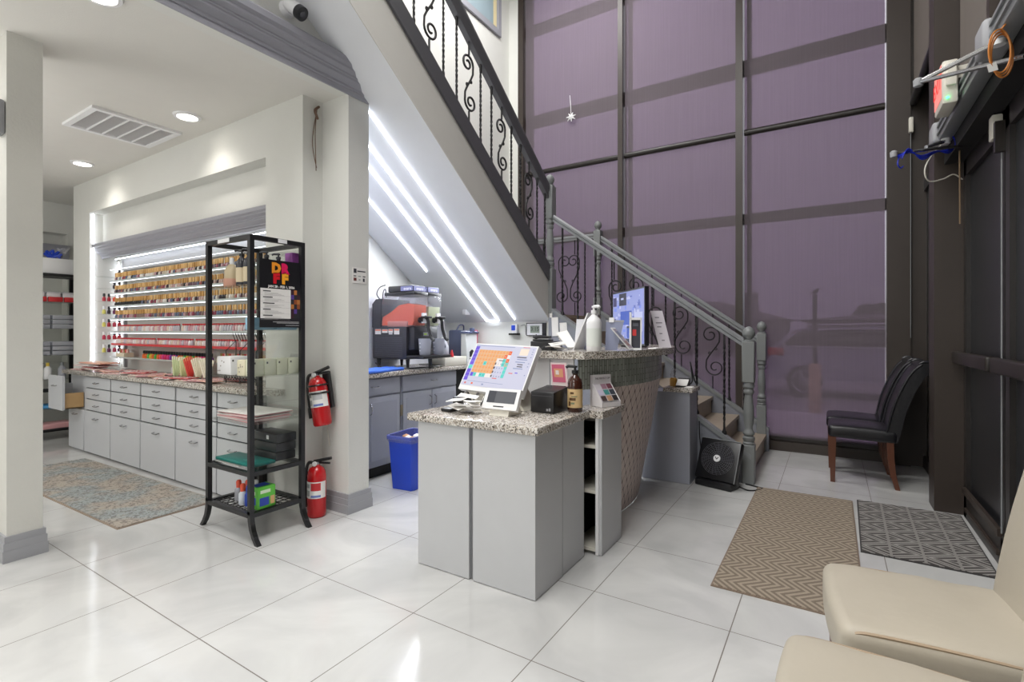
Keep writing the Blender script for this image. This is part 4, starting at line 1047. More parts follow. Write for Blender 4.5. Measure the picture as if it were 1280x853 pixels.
for i, (x, y) in enumerate(((-3.13, 1.77), (-3.05, 1.77))): pump_bottle('pump_bottle', x, y, z, .034, .225, C(60, 60, 66, .2), 'black', ['dark pump bottle with a cream label, left of the display stand front post', 'dark pump bottle close behind the front post of the display stand'][i], C(206, 190, 160), 1.0)
for i, (x, y) in enumerate(((-2.995, 1.85), (-3.01, 1.94))): pump_bottle('pump_bottle', x, y, z, .034, .215, C(60, 60, 66, .2), C(70, 72, 78), ['grey capped bottle behind the poster, nearer the front post', 'grey capped bottle behind the poster, nearer the pillar'][i], None, .6)
for i in range(2): simple_box('purple_box', -3.02, 1.99, z+.115*i, -2.94, 2.04, z+.11+.115*i, C(150, 76, 160), ['lower purple box right of the poster', 'upper purple box right of the poster'][i], 'box')
z = ZS[1]+.001
for i in range(3): simple_box('cream_tub', -3.36+.125*i, 1.93, z, -3.25+.125*i, 2.04, z+.06, ['white', 'white', C(170, 206, 204)][i], ['left white tub on the second glass shelf', 'middle white tub on the second glass shelf', 'pale teal tub on the second glass shelf'][i], 'tub', None, ['base', 'redc', 'white'][i])
for i in range(2): simple_box('blue_carton', -3.02, 1.725+.16*i, z, -2.945, 1.88+.15*i, z+.075, C(150, 190, 214), ['pale blue carton low behind the poster near the front post', 'pale blue carton low behind the poster near the right post'][i], 'box')
z = ZS[2]+.001
def deco_box(x0, y0, x1, y1, h, mat, label):
    t = simple_box('product_box', x0, y0, z, x1, y1, z+h, mat, label, 'box')
    m = MB(); random.seed(int(abs(x0*1000)))
    P1 = PL((x0, y0, z), (1, 0, 0), (0, 0, 1)); P2 = PL((x1, y0, z), (0, 1, 0), (0, 0, 1))
    for k in range(5): a, b = random.uniform(.01, x1-x0-.02), random.uniform(.02, h-.025); P1.rect(m, a, b, a+.01, b+.008, 0, .002)
    P2.rect(m, .01, h-.03, .02, h-.018, 1, .002)
    m.build('print', [C(150, 140, 130), C(90, 90, 84)], t)
deco_box(-3.33, 1.72, -3.17, 1.86, .115, 'white', 'white printed box at the left of the third glass shelf')
deco_box(-3.10, 1.72, -3.015, 1.80, .10, C(224, 218, 190), 'cream box behind the front post on the third glass shelf')
for i in range(4): deco_box(-3.015, 1.725+.08*i, -2.94, 1.80+.08*i, .105, C(222, 224, 200), ['pale green box nearest the front post on the third glass shelf', 'second pale green box on the third glass shelf', 'third pale green box on the third glass shelf', 'pale green box nearest the right post on the third glass shelf'][i])
z = ZS[3]+.001
random.seed(9)
for i in range(8):
    t = thing('leaflet', 'pink and white leaflet in the loose pile on the fourth glass shelf', 'leaflet', (-3.165+random.uniform(-.02, .02), 1.87+random.uniform(-.01, .01), z+.006*i), random.uniform(-.12, .12), 'leaflets on the fourth glass shelf')
    MB().box((-.20, -.13, 0), (.20, .13, .0035)).build('sheet', ['pink', 'paper', C(232, 196, 196)][i % 3], t, local=True)
z = .421
for i in range(3): simple_box('black_box', -3.24+.004*i, 1.89, z+.016+.058*i, -2.96+.004*i, 2.03, z+.072+.058*i, 'black', '%s black box of the stack behind the teal folder' % ['bottom', 'middle', 'top'][i], 'box', 'stacked black boxes in the display stand')
m = MB(); m.box((-3.06, 1.8885, z+.15), (-3.035, 1.8895, z+.175)); tag(m.build('price_sticker', 'white'), 'small white sticker on the front of the top black box', 'sticker')
for i in range(4): simple_box('paper_stack', -3.38+.012*i, 1.73+.004*i, z+.0035*i, -3.1, 2.0, z+.003+.0035*i, 'paper', 'white paper sheet under the teal folder, %s of four' % ['lowest', 'second', 'third', 'topmost'][i], 'paper')
tf = thing('folder', 'teal green folder lying on the metal tray of the display stand', 'folder', (-3.11, 1.82, z+.018), .0)
MB().rbox((-3.36, 1.725, z+.0155), (-2.945, 1.88, z+.034), .004).build('cover', 'teal', tf)
plf = PL((-3.12, 1.77, z+.0342), (1, 0, 0), (0, 1, 0)); m = MB(); plf.rect(m, 0, 0, .09, .006, 0); plf.rect(m, .01, .012, .11, .02, 0); plf.rect(m, .02, .03, .08, .036, 0); m.build('cover_print', C(110, 170, 166), tf)
z = .176
t = simple_box('wipes_box', -3.03, 1.75, z, -2.93, 1.87, z+.135, 'green', 'bright green wipes box on the wire shelf of the display stand', 'box')
m = MB(); P1 = PL((-3.03, 1.75, z), (1, 0, 0), (0, 0, 1)); P2 = PL((-2.93, 1.75, z), (0, 1, 0), (0, 0, 1))
P1.rect(m, .015, .03, .085, .075, 0); P2.rect(m, .015, .02, .075, .07, 0); P2.rect(m, .02, .095, .085, .115, 1); P2.rect(m, .085, .02, .112, .07, 2); P1.rect(m, .02, .09, .08, .11, 1)
m.quad((-3.02, 1.76, z+.1358), (-2.95, 1.76, z+.1358), (-2.95, 1.85, z+.1358), (-3.02, 1.85, z+.1358), mat=0)
m.build('print', [C(40, 70, 170), C(226, 240, 210), C(214, 170, 120)], t)
for i, (x, y, a, b) in enumerate(((-3.22, 1.80, 'frost', C(236, 96, 72)), (-3.17, 1.83, C(40, 60, 150), C(236, 96, 72)), (-3.12, 1.77, C(220, 226, 236), C(230, 90, 60)), (-3.07, 1.78, C(40, 70, 170), C(40, 70, 170)), (-3.13, 1.86, 'frost', 'white'))):
    t = thing('spray_bottle', ['clear bottle with an orange cap on the wire shelf, furthest left', 'blue bottle with an orange cap on the wire shelf', 'white bottle with an orange cap on the wire shelf', 'dark blue bottle next to the green wipes box', 'clear bottle behind the others on the wire shelf'][i], 'bottle', (x, y, z))
    MB().lathe([(.022, 0), (.024, .005), (.024, .07), (.012, .085)], (x, y, z), 12).build('body', a, t)
    MB().lathe([(.015, .083), (.016, .12), (.010, .13), (0, .131)], (x, y, z), 10).build('cap', b, t)

# ------------------------------------------------------------------ fire extinguishers
def extinguisher(loc, label, tilt, r, h, hose):
    t = thing('fire_extinguisher', label, 'fire extinguisher', loc); t.rotation_euler = (tilt[0], tilt[1], tilt[2])
    WM[t] = Matrix.Translation(loc) @ t.rotation_euler.to_matrix().to_4x4()
    MB().lathe([(r*.86, 0), (r*.97, .008), (r, .02), (r, h*.74), (r*.93, h*.82), (r*.72, h*.885), (r*.36, h*.925), (r*.34, h*.95)], n=28).build('cylinder', 'red', t, local=True)
    lb_ = MB()
    n = 22; a0 = -2.6; vs = []
    for i in range(n+1):
        a = a0+2.7*i/n
        for zz in (h*.36, h*.66): vs.append((r*1.008*math.cos(a), r*1.008*math.sin(a), zz))
    lb_.add(vs, [(2*i, 2*i+2, 2*i+3, 2*i+1) for i in range(n)], 0, True)
    for (f0, f1, z0, z1, k) in ((.36, .75, .50, .64, 1), (.36, .75, .38, .42, 2), (.1, .3, .55, .62, 3), (.1, .3, .40, .50, 3)):
        vs = []
        for i in range(7):
            a = a0+2.7*(f0+(f1-f0)*i/6)
            for zz in (h*z0, h*z1): vs.append((r*1.014*math.cos(a), r*1.014*math.sin(a), zz))
        lb_.add(vs, [(2*i, 2*i+2, 2*i+3, 2*i+1) for i in range(6)], k, True)
    lb_.build('label_sticker', ['paper', 'redc' if not hose else C(196, 198, 200), C(110, 130, 190), C(170, 170, 172)], t, local=True, recalc=False)
    v = MB().cyl((0, 0, h*.94), (0, 0, h*1.0), r*.3, n=12); v.build('valve', 'chrome', t, local=True)
    m = MB().tube([(-.02, 0, h*1.0), (.03, 0, h*1.03), (.11, 0, h*1.08)], .011, 6).tube([(-.02, 0, h*.98), (.04, 0, h*.985), (.10, 0, h*.985)], .008, 6)
    m.build('lever_handle', 'black', t, local=True)
    MB().cyl((0, -r*.3, h*.97), (0, -r*.5, h*.97), .016, n=12).build('gauge', 'white', t, local=True)
    m = MB()
    m.tube(crom([(-.01, 0, h*.96), (-.05, -.01, h*.98), (-r*1.15, -.01, h*.86), (-r*1.3, -.01, h*.6), (-r*1.28, -.01, h*.34)], 8), .011, 8)
    m.tube([(-r*1.28, -.01, h*.36), (-r*1.28, -.01, h*.16)], .015, 8)
    m.build('hose', 'black', t, local=True)
    if hose:
        m = MB(); m.tube([(r*1.03*math.cos(k*PI/12), r*1.03*math.sin(k*PI/12), h*.62) for k in range(24)], .007, 5, closed=True); m.tube([(r*1.03*math.cos(k*PI/12), r*1.03*math.sin(k*PI/12), h*.77) for k in range(24)], .006, 5, closed=True)
        m.rbox((r*.2, r*.6, h*.3), (r*1.15, r*1.1, h*1.02), .01); m.build('bracket', 'black', t, local=True)
        MB().box((-.012, -r*.42, h*.86), (.0, -r*.38, h*.99)).build('pull_tag', C(230, 200, 40), t, local=True)
extinguisher((-2.955, 2.235, .615), 'red fire extinguisher hanging tilted on the pillar in a black bracket', (0, -.16, .25), .062, .36, True)
extinguisher((-2.975, 2.20, .001), 'red fire extinguisher standing on the floor at the foot of the pillar', (0, 0, .35), .062, .37, False)
cable('thin_wire', [(-3.04, 2.33, .75), (-3.03, 2.325, .6), (-3.0, 2.325, .45)], .003, 'offw', 'thin pale wire hanging on the pillar between the two fire extinguishers')
# ------------------------------------------------------------------ alcove cabinets under the stairs
AX = -3.27
t = thing('base_cabinet', 'blue-grey cabinet under the stairs nearest the pillar, with one drawer over two doors', 'cabinet', (-3.5, 2.95, 0), 0, 'blue-grey cabinets under the stairs')
def base_cab(t, y0, y1, doors):
    MB().box((-3.82, y0, .10), (AX-.02, y1, .865)).box((-3.82, y0, 0), (AX-.07, y1, .10), 1).build('carcass', ['cab2', 'dark'], t)
    d = MB().rbox((AX-.02, y0+.012, .715), (AX, y1-.012, .855), .006, 2).build('drawer', 'cab2', t)
    def vpull(yc, zc, horiz):
        m = MB()
        if horiz: m.tube([(AX, yc-.04, zc), (AX+.024, yc-.03, zc-.003), (AX+.024, yc+.03, zc-.003), (AX, yc+.04, zc)], .005, 6)
        else: m.tube([(AX, yc, zc-.045), (AX+.024, yc, zc-.03), (AX+.024, yc, zc+.03), (AX, yc, zc+.045)], .005, 6)
        return m
    vpull((y0+y1)/2+.03, .79, True).build('handle', 'chrome', d)
    n = len(doors)
    for a, b, hy in doors:
        m = MB().rbox((AX-.02, a+.006, .115), (AX, b-.006, .70), .005, 2)
        m.box((AX, a+.045, .16), (AX+.003, b-.045, .655))
        d = m.build('door', 'cab2', t)
        vpull(hy, .60, False).build('handle', 'chrome', d)
base_cab(t, 2.61, 3.30, ((2.62, 2.90, 2.87), (2.90, 3.29, 2.94)))
MB().rbox((AX, 3.285, .50), (AX+.006, 3.315, .60), .002).build('hinge', C(120, 110, 90), t)
t = thing('base_cabinet', 'blue-grey cabinet under the stairs behind the blue bin, its two doors meeting at curved handles', 'cabinet', (-3.5, 3.72, 0), 0, 'blue-grey cabinets under the stairs')
base_cab(t, 3.31, 4.10, ((3.32, 3.715, 3.68), (3.715, 4.09, 3.75)))
AC = .905
tag(MB().rbox((-3.825, 2.605, AC-.038), (AX+.03, 4.57, AC), .006).build('countertop', 'granite'), 'speckled granite countertop under the stairs carrying the drink machine', 'countertop')
simple_box('side_cabinet', -3.8, 4.12, .001, -3.30, 4.56, AC-.04, 'dark', 'dark gap filler cabinet under the far end of the stairs counter', 'cabinet')

# frozen drink machine
z = AC+.001
t = DM = thing('drink_machine', 'black two-bowl frozen drink machine with orange and pale green slush', 'drink machine', (-3.55, 3.66, z))
mx0, mx1, my0, my1 = -3.80, -3.345, 3.44, 3.83
m = MB().rbox((mx0, my0, z+.09), (mx1, my1, z+.40), .012).prism([(mx0, z+.39), (mx0, z+.62), (mx0+.05, z+.665), (mx0+.12, z+.67), (mx0+.12, z+.39)], 'y', my0, my1)
m.rbox((mx1-.02, my0+.03, z+.18), (mx1+.07, my1-.03, z+.40), .012)
b_ = m.build('body', C(46, 46, 52, .35), t)
m = MB()
for k in range(14): m.box((mx0+.04, my0-.004, z+.115+.0135*k), (mx1-.05, my0, z+.1215+.0135*k))
m.build('side_vent', C(74, 74, 80), b_)
pl = PL((mx0, my0-.001, z+.09), (1, 0, 0), (0, 0, 1)); m = MB()
for a, c_, b0, b1 in ((.045, .125, .235, .285), (.14, .215, .25, .283), (.225, .285, .25, .285), (.30, .37, .235, .288), (.23, .28, .235, .247)):
    pl.rect(m, a, b0, c_, b1, 0, .003); pl.rect(m, a+.003, b1-.016, c_-.003, b1-.003, 1, .004) if b1-b0 > .03 else None
m.build('warning_sticker', ['paper', C(226, 130, 96)], b_)
for x in (mx0+.05, mx1-.02):
    for y in (my0+.04, my1-.04): MB().cyl((x, y, z), (x, y, z+.095), .012, .02, 10).build('leg', 'black', t)
MB().cyl((mx1+.12, (my0+my1)/2, z), (mx1+.12, (my0+my1)/2, z+.10), .012, .02, 10).build('leg', 'black', t)
MB().rbox((mx1-.01, my0-.005, z+.10), (mx1+.215, my1+.01, z+.13), .02).build('drip_tray', 'black', t)
pc_ = PL((mx1+.071, my0+.03, z+.2), (0, 1, 0), (0, 0, 1)); m = MB(); pc_.rect(m, .09, .02, .24, .16, 0, .001); pc_.rect(m, .12, .11, .20, .145, 1, .002); pc_.rect(m, .13, .12, .17, .135, 2, .003); m.build('control_panel', [C(40, 40, 46), C(130, 130, 138), C(150, 190, 60)], t)
for i, (y0, y1, sl_) in enumerate(((my0+.008, my0+.185, 'orange'), (my0+.205, my1-.008, 'lime'))):
    x0 = mx0+.10; x1 = mx1+.09; zb = z+.40
    fr_ = [(x0, zb), (x1-.02, zb), (x1, zb+.05), (x1+.01, zb+.30), (x0+.06, zb+.30), (x0+.035, zb+.26), (x0, zb+.16)]
    MB().prism(fr_, 'y', y0, y1).build('bowl', 'clear', t)
    lvl = [(x0+.02, zb+.05), (x0+.012, zb+.01), (x1-.03, zb+.01), (x1-.012, zb+.05), (x1-.006, zb+.20), (x1-.08, zb+.215), (x1-.20, zb+.20), (x1-.30, zb+.14), (x0+.03, zb+.09)]
    if sl_ == 'lime': lvl = [(x0+.02, zb+.01), (x1-.03, zb+.01), (x1-.012, zb+.05), (x1-.006, zb+.19), (x0+.08, zb+.19), (x0+.02, zb+.12)]
    MB().prism(lvl, 'y', y0+.008, y1-.008).build('slush', sl_, t)
    MB().rbox((x0+.10, y0-.003, zb-.005), (x0+.36, y1+.003, zb+.05), .008).build('evaporator_cover', glassmat('pink_clear_%d' % i, (236, 190, 186) if i == 0 else (226, 230, 214), .1, .2, .5, (.8, .45, .42, 1) if i == 0 else (.75, .78, .62, 1)), t)
    lid = MB().rbox((x0+.06, y0-.004, zb+.295), (x1+.012, y1+.004, zb+.325), .006).rbox((x0+.10, y0+.005, zb+.325), (x1-.015, y1-.005, zb+.385), .012).build('lid', 'black', t)
    m = MB().box((x1-.17, y0-.0005, zb+.332), (x1-.02, y0+.004, zb+.376)).box((x1-.017, y0+.012, zb+.332), (x1-.012, y1-.012, zb+.376))
    m.build('lit_band', emat('band_glow_%d' % i, (150, 154, 214), .5), lid)
    plb = PL((x1-.0115, y0+.01, zb+.332), (0, 1, 0), (0, 0, 1)); text('evaro', .042, plb, .078, .021, emat('letter_glow_a%d' % i, (250, 250, 255), .9), lid, 'brand_lettering', .003)
    plb = PL((x1-.17, y0-.001, zb+.332), (1, 0, 0), (0, 0, 1)); text('evaro', .042, plb, .09, .021, emat('letter_glow_b%d' % i, (250, 250, 255), .9), lid, 'brand_lettering', .003)
    yc = (y0+y1)/2
    tp = MB().cyl((x1-.01, yc, zb+.06), (x1+.05, yc, zb+.06), .028, n=14).box((x1+.03, yc-.022, zb+.03), (x1+.055, yc+.022, zb+.125), 1).build('tap', ['black', 'white'], t)
    MB().tube(crom([(x1+.055, yc, zb+.09), (x1+.09, yc, zb+.06), (x1+.10, yc, zb-.02), (x1+.13, yc, zb-.10), (x1+.16, yc, zb-.13)], 5), .016, 8).rbox((x1+.035, yc-.04, zb+.075), (x1+.11, yc+.04, zb+.095), .008).build('tap_lever', 'black', tp)
m = MB().tube(crom([(mx0+.05, 3.5, z+.66), (mx0+.01, 3.49, z+.72), (mx0+.07, 3.47, z+.78), (mx0+.16, 3.46, z+.80)], 6), .005, 6).tube(crom([(mx0+.08, 3.5, z+.66), (mx0+.10, 3.49, z+.74), (mx0+.14, 3.48, z+.76), (mx0+.15, 3.48, z+.68)], 6), .005, 6)
m.build('lid_cable', 'black', t)
for i, y in enumerate((my0+.10, my0+.295)):
    c_ = thing('measuring_cup', ['white measuring cup under the orange bowl tap', 'clear measuring cup under the pale green bowl tap'][i], 'cup', (mx1+.14, y, z+.131))
    MB().lathe([(.045, 0), (.05, .006), (.062, .155), (.06, .155), (.047, .01), (0, .008)], (mx1+.14, y, z+.131), 20).build('body', 'frost', c_)
    plc = PL((mx1+.085, y-.035, z+.131), (1, -.2, 0), (0, 0, 1)); m = MB()
    for k in range(3): plc.slab(m, .04, .04+.035*k, .06, .046+.035*k, .012, .015)
    m.build('scale_marks', 'white', c_)
# things along the stairs counter
m = MB().rbox((-3.50, 2.75, AC+.002), (-3.26, 3.36, AC+.022), .009, 2, cuts=8, fn=lambda v: (v[0]+.03*math.sin(v[1]*9), v[1], v[2]+(.008*abs(math.sin(v[0]*31)*math.sin(v[1]*23)) if v[2] > AC+.012 else 0)))
tag(m.build('cleaning_cloth', 'cloth'), 'bright blue cloth spread on the stairs counter in front of the drink machine', 'cloth')
cable('power_cord', [(-3.72, 3.41, AC+.05), (-3.6, 3.39, AC+.012), (-3.42, 3.39, AC+.01), (-3.31, 3.43, AC+.012), (-3.29, 3.6, AC+.012), (-3.29, 3.86, AC+.012), (-3.40, 3.89, AC+.012), (-3.6, 3.89, AC+.012)], .006, 'black', 'black power cord lying under the drink machine')
simple_box('teal_cup', -3.66, 2.90, AC+.001, -3.58, 2.98, AC+.12, C(120, 200, 206, .3), 'pale teal cup at the pillar end of the stairs counter', 'cup')
simple_box('long_tray', -3.50, 3.92, AC+.001, -3.28, 4.275, AC+.09, 'offw', 'long cream carton on the stairs counter right of the drink machine', 'box')
def jug(x, y, z):
    t = thing('jug', 'white plastic jug standing on the cream carton', 'jug', (x, y, z))
    MB().lathe([(.06, 0), (.065, .01), (.066, .10), (.05, .15), (.025, .175), (.024, .195)], (x, y, z), 16).build('body', 'frost', t)
    MB().lathe([(.027, .185), (.027, .205), (0, .206)], (x, y, z), 12).build('cap', 'white', t)
    MB().tube(crom([(x+.05, y-.02, z+.10), (x+.075, y-.04, z+.12), (x+.04, y-.03, z+.17)], 5), .008, 6).build('handle', 'frost', t)
jug(-3.40, 4.02, AC+.091)
b = MB().lathe([(.018, 0), (.02, .02), (.012, .05), (.008, .07), (0, .072)], (-3.30, 4.05, AC+.091), 10)
tag(b.build('sauce_bottle', 'redc'), 'tiny red bottle on the cream carton in front of the jug', 'bottle')
t = thing('coffee_bag', 'white coffee bag with a black house emblem on the stairs counter', 'bag', (-3.33, 4.38, AC))
MB().add([(-3.40, 4.33, AC+.001), (-3.29, 4.30, AC+.001), (-3.27, 4.44, AC+.001), (-3.40, 4.46, AC+.001), (-3.385, 4.31, AC+.36), (-3.31, 4.29, AC+.36), (-3.29, 4.47, AC+.36), (-3.37, 4.48, AC+.36)], [(0, 3, 2, 1), (0, 1, 5, 4), (1, 2, 6, 5), (2, 3, 7, 6), (3, 0, 4, 7), (4, 5, 6, 7)]).build('pouch', C(226, 228, 228, .35), t)
pk = PL((-3.288, 4.30, AC+.02), (.1, 1, 0), (-.06, 0, 1)); m = MB()
m.quad(pk.p(.035, .06, .004), pk.p(.115, .06, .004), pk.p(.115, .115, .004), pk.p(.075, .14, .004), pk.p(.035, .115, .004), mat=0); pk.rect(m, .03, .035, .12, .045, 0, .004)
m.build('emblem', 'black', t)
MB().rbox((-3.40, 4.28, AC+.33), (-3.27, 4.49, AC+.352), .006).rbox((-3.31, 4.36, AC+.335), (-3.265, 4.40, AC+.39), .006).build('bag_clip', C(60, 66, 96), t)
t = thing('tote_bag', 'navy tote bag standing behind the coffee bag', 'bag', (-3.5, 4.46, AC))
MB().rbox((-3.62, 4.38, AC+.001), (-3.42, 4.55, AC+.37), .02).build('body', C(70, 76, 100), t)
MB().tube(crom([(-3.52, 4.40, AC+.36), (-3.50, 4.43, AC+.42), (-3.50, 4.50, AC+.42), (-3.52, 4.53, AC+.36)], 5), .008, 6).build('handle', C(60, 66, 96), t)
simple_box('pink_binder', -3.40, 4.525, AC+.001, -3.345, 4.565, AC+.37, C(206, 74, 110), 'pink binder standing at the wall end of the stairs counter', 'binder')
t = thing('glass_jar', 'clear glass jar on the stairs counter beside the coffee bag', 'jar', (-3.28, 4.50, AC))
MB().lathe([(.045, .001), (.05, .01), (.05, .14), (.04, .16)], (-3.29, 4.515, AC), 16).build('body', 'clear', t); MB().lathe([(.043, .155), (.043, .18), (0, .181)], (-3.29, 4.515, AC), 14).build('lid', 'chrome', t)

# blue waste bin
t = thing('waste_bin', 'blue plastic waste bin in front of the stairs cabinets', 'waste bin', (-2.90, 3.05, 0), .12)
def ringp(w_, d_, z_): return [(-w_, -d_*.8, z_), (-w_*.85, -d_, z_), (w_*.85, -d_, z_), (w_, -d_*.8, z_), (w_, d_*.8, z_), (w_*.85, d_, z_), (-w_*.85, d_, z_), (-w_, d_*.8, z_)]
m = MB(); rs = [ringp(.105, .135, .002), ringp(.125, .165, .40), ringp(.135, .175, .405), ringp(.135, .175, .43), ringp(.122, .162, .43), ringp(.10, .13, .03)]
vs = [p for r_ in rs for p in r_]
m.add(vs, [(8*i+k, 8*i+(k+1) % 8, 8*i+8+(k+1) % 8, 8*i+8+k) for i in range(5) for k in range(8)]+[list(range(8))[::-1], list(range(40, 48))])
m.build('tub', 'blue', t, local=True)
m = MB(); vs = [p for r_ in (ringp(.127, .167, .38), ringp(.138, .178, .40), ringp(.139, .179, .434), ringp(.12, .16, .432), ringp(.112, .148, .36)) for p in r_]
m.add(vs, [(8*i+k, 8*i+(k+1) % 8, 8*i+8+(k+1) % 8, 8*i+8+k) for i in range(4) for k in range(8)])
m.build('liner', 'clear', t, local=True, recalc=False)
m = MB(); random.seed(5)
for k in range(7): m.lathe([(0, -.03), (.035, -.01), (.03, .02), (0, .035)], (random.uniform(-.06, .06), random.uniform(-.09, .09), .385), 7, k % 2)
m.build('litter', ['paper', C(190, 140, 100)], t, local=True)

# ------------------------------------------------------------------ reception: front desk
FD = thing('reception_desk', 'low light grey reception desk with a granite top, nearest the camera', 'desk', (-1.55, 2.3, 0))
ZT, ZU = .815, .775
MB().box((-1.90, 2.045, .004), (-1.555, 2.075, ZU)).build('front_panel', 'desk', FD)
MB().box((-1.53, 2.045, .004), (-1.168, 2.075, ZU)).build('front_panel', 'desk', FD)
MB().box((-1.555, 2.06, .004), (-1.53, 2.12, ZU)).build('inner_panel', C(120, 121, 124), FD)
MB().box((-1.196, 2.075, .004), (-1.168, 2.325, ZU)).build('side_panel', 'desk', FD)
MB().box((-1.20, 2.337, .004), (-1.172, 2.60, ZU)).build('side_panel', 'desk', FD)
MB().box((-1.88, 2.09, .02), (-1.21, 2.585, ZU)).build('carcass', C(120, 121, 124), FD)
MB().box((-1.905, 2.075, .004), (-1.885, 2.60, ZU)).build('side_panel', 'desk', FD)
MB().rbox((-1.965, 2.025, ZU), (-1.145, 2.62, ZT), .006, 2).build('worktop', 'granite', FD)
# open shelf unit
SU = thing('shelf_unit', 'narrow open shelf unit with a granite top between the desk and the tiled counter', 'shelf unit', (-1.18, 2.8, 0))
MB().box((-1.105, 2.655, .004), (-1.088, 2.965, ZU)).build('side_panel', 'desk', SU)
MB().box((-1.122, 2.645, .004), (-1.105, 2.965, ZU)).build('edge_strip', 'white', SU)
MB().box((-1.27, 2.955, .004), (-1.122, 2.965, ZU)).box((-1.285, 2.645, .004), (-1.27, 2.965, ZU)).build('back_panel', 'dark', SU)
for zz in (.02, .345, .60, .755): MB().box((-1.27, 2.65, zz), (-1.122, 2.955, zz+.018)).build('shelf', ['offw', C(70, 66, 62)][zz == .755], SU)
MB().prism([(-1.42, 2.625), (-1.07, 2.625), (-1.07, 2.972), (-1.215, 2.972), (-1.285, 2.73), (-1.42, 2.73)], 'z', ZU, ZT).build('worktop', 'granite', SU)

# tall curved counter
TC = thing('reception_counter', 'tall curved reception counter with diamond dot tiles, stick mosaic band and granite ledge', 'counter', (-1.6, 3.5, 0))
CC = (-2.73, 3.53)
def rad(z): return 1.49+.165*min(z, .915)/.915*1.0
def arc_wall(a_of, zs_, rf, nseg=40):
    m = MB(); uv = []
    n = len(zs_)
    for j, zz in enumerate(zs_):
        a0, a1 = a_of(zz)
        for i in range(nseg+1):
            a = a0+(a1-a0)*i/nseg; r_ = rf(zz)
            m.v.append((CC[0]+r_*math.cos(a), CC[1]+r_*math.sin(a), zz)); uv.append((a*1.58, zz, 0))
    for j in range(n-1):
        for i in range(nseg):
            m.f.append([j*(nseg+1)+i, j*(nseg+1)+i+1, (j+1)*(nseg+1)+i+1, (j+1)*(nseg+1)+i]); m.m.append(0); m.s.append(True)
    return m, uv
def build_arc(m, uv, name, mat, parent):
    o = m.build(name, mat, parent, recalc=False)
    at = o.data.attributes.new('arc_uv', 'FLOAT_VECTOR', 'POINT')
    for i, v in enumerate(uv): at.data[i].vector = v
    return o
A1 = math.asin((4.25-CC[1])/1.6)
m, uv = arc_wall(lambda z: (math.asin((2.975-CC[1])/rad(z)) if z < .817 else math.asin((2.93-CC[1])/rad(z)), A1), [.003, .3, .6, .816, .818, .915], rad)
build_arc(m, uv, 'tiled_wall', 'hex', TC)
m, uv = arc_wall(lambda z: (math.asin((2.735-CC[1])/1.66), A1), [.912, 1.0, 1.097], lambda z: 1.662)
build_arc(m, uv, 'mosaic_band', 'mosaic', TC)
m = MB(); poly = []
n = 40; a0, a1 = math.asin((2.70-CC[1])/1.73), math.asin((4.50-CC[1])/1.75)
out = [(CC[0]+(1.725+.05*i/n)*math.cos(a0+(a1-a0)*i/n), CC[1]+(1.725+.05*i/n)*math.sin(a0+(a1-a0)*i/n)) for i in range(n+1)]
e = out[-1]; out += [(e[0]-.05, e[1]+.03), (e[0]-.12, e[1]+.02)]
inn = [(CC[0]+1.28*math.cos(a0*.62+(a1*.98-a0*.62)*i/n), CC[1]+1.28*math.sin(a0*.62+(a1*.98-a0*.62)*i/n)) for i in range(n, -1, -1)]
poly = out+inn+[(-1.80, 3.02), (-1.80, 2.70)]
m.prism(poly, 'z', 1.097, 1.141, 0)
m.build('ledge', 'granite', TC)
MB().box((-1.78, 2.735, .004), (-1.30, 2.75, 1.096)).build('end_panel', 'white', TC)
MB().box((-1.78, 2.75, .02), (-1.45, 2.95, 1.08)).build('inner_carcass', 'desk', TC)
for x in (-1.62, -1.46): MB().box((x, 2.731, .82), (x+.006, 2.736, 1.09)).build('panel_joint', 'base', TC)
# small side cabinet right of the curved counter
SC = thing('side_counter', 'small grey side cabinet with a granite top between the curved counter and the stairs', 'cabinet', (-1.15, 4.4, 0))
MB().box((-1.38, 4.275, .004), (-.985, 4.292, .755)).build('front_panel', 'cab2', SC)
MB().box((-1.005, 4.292, .004), (-.985, 4.54, .755)).box((-1.36, 4.31, .02), (-1.01, 4.54, .75)).build('side_panel', 'cab2', SC)
MB().rbox((-1.20, 4.258, .755), (-.96, 4.542, .79), .005, 2).build('worktop', 'granite', SC)
# objects on the side counter
t = thing('phone', 'small dark desk phone with a white face on the granite side counter', 'phone', (-1.10, 4.4, .79))
MB().prism([(4.33, .791), (4.45, .791), (4.45, .86), (4.35, .80)], 'x', -1.12, -1.02).build('base', 'black', t)
pl = PL((-1.115, 4.345, .800), (1, 0, 0), (0, .10, .06)); m = MB(); pl.slab(m, 0, 0, .09, .09, .002, .006); m.build('face', 'paper', t)
t = thing('candle_warmer', 'yellow based glass ornament on the granite side counter', 'ornament', (-1.16, 4.4, .79))
MB().lathe([(.03, .001), (.03, .06), (.02, .07)], (-1.155, 4.42, .79), 10).build('base', C(190, 140, 60), t); MB().lathe([(.02, .07), (.028, .10), (.012, .15), (0, .152)], (-1.155, 4.42, .79), 10).build('shade', 'clear', t)
cable('coiled_cable', [(-1.03, 4.42, .80), (-1.0, 4.43, .84), (-1.02, 4.48, .93), (-1.04, 4.53, .99), (-1.0, 4.5, .85), (-.975, 4.5, .80)], .006, 'black', 'black cord looping up behind the phone on the side counter')
simple_box('card_pad', -1.03, 4.27, .791, -.97, 4.37, .80, 'paper', 'white note pad on the granite side counter', 'note pad')

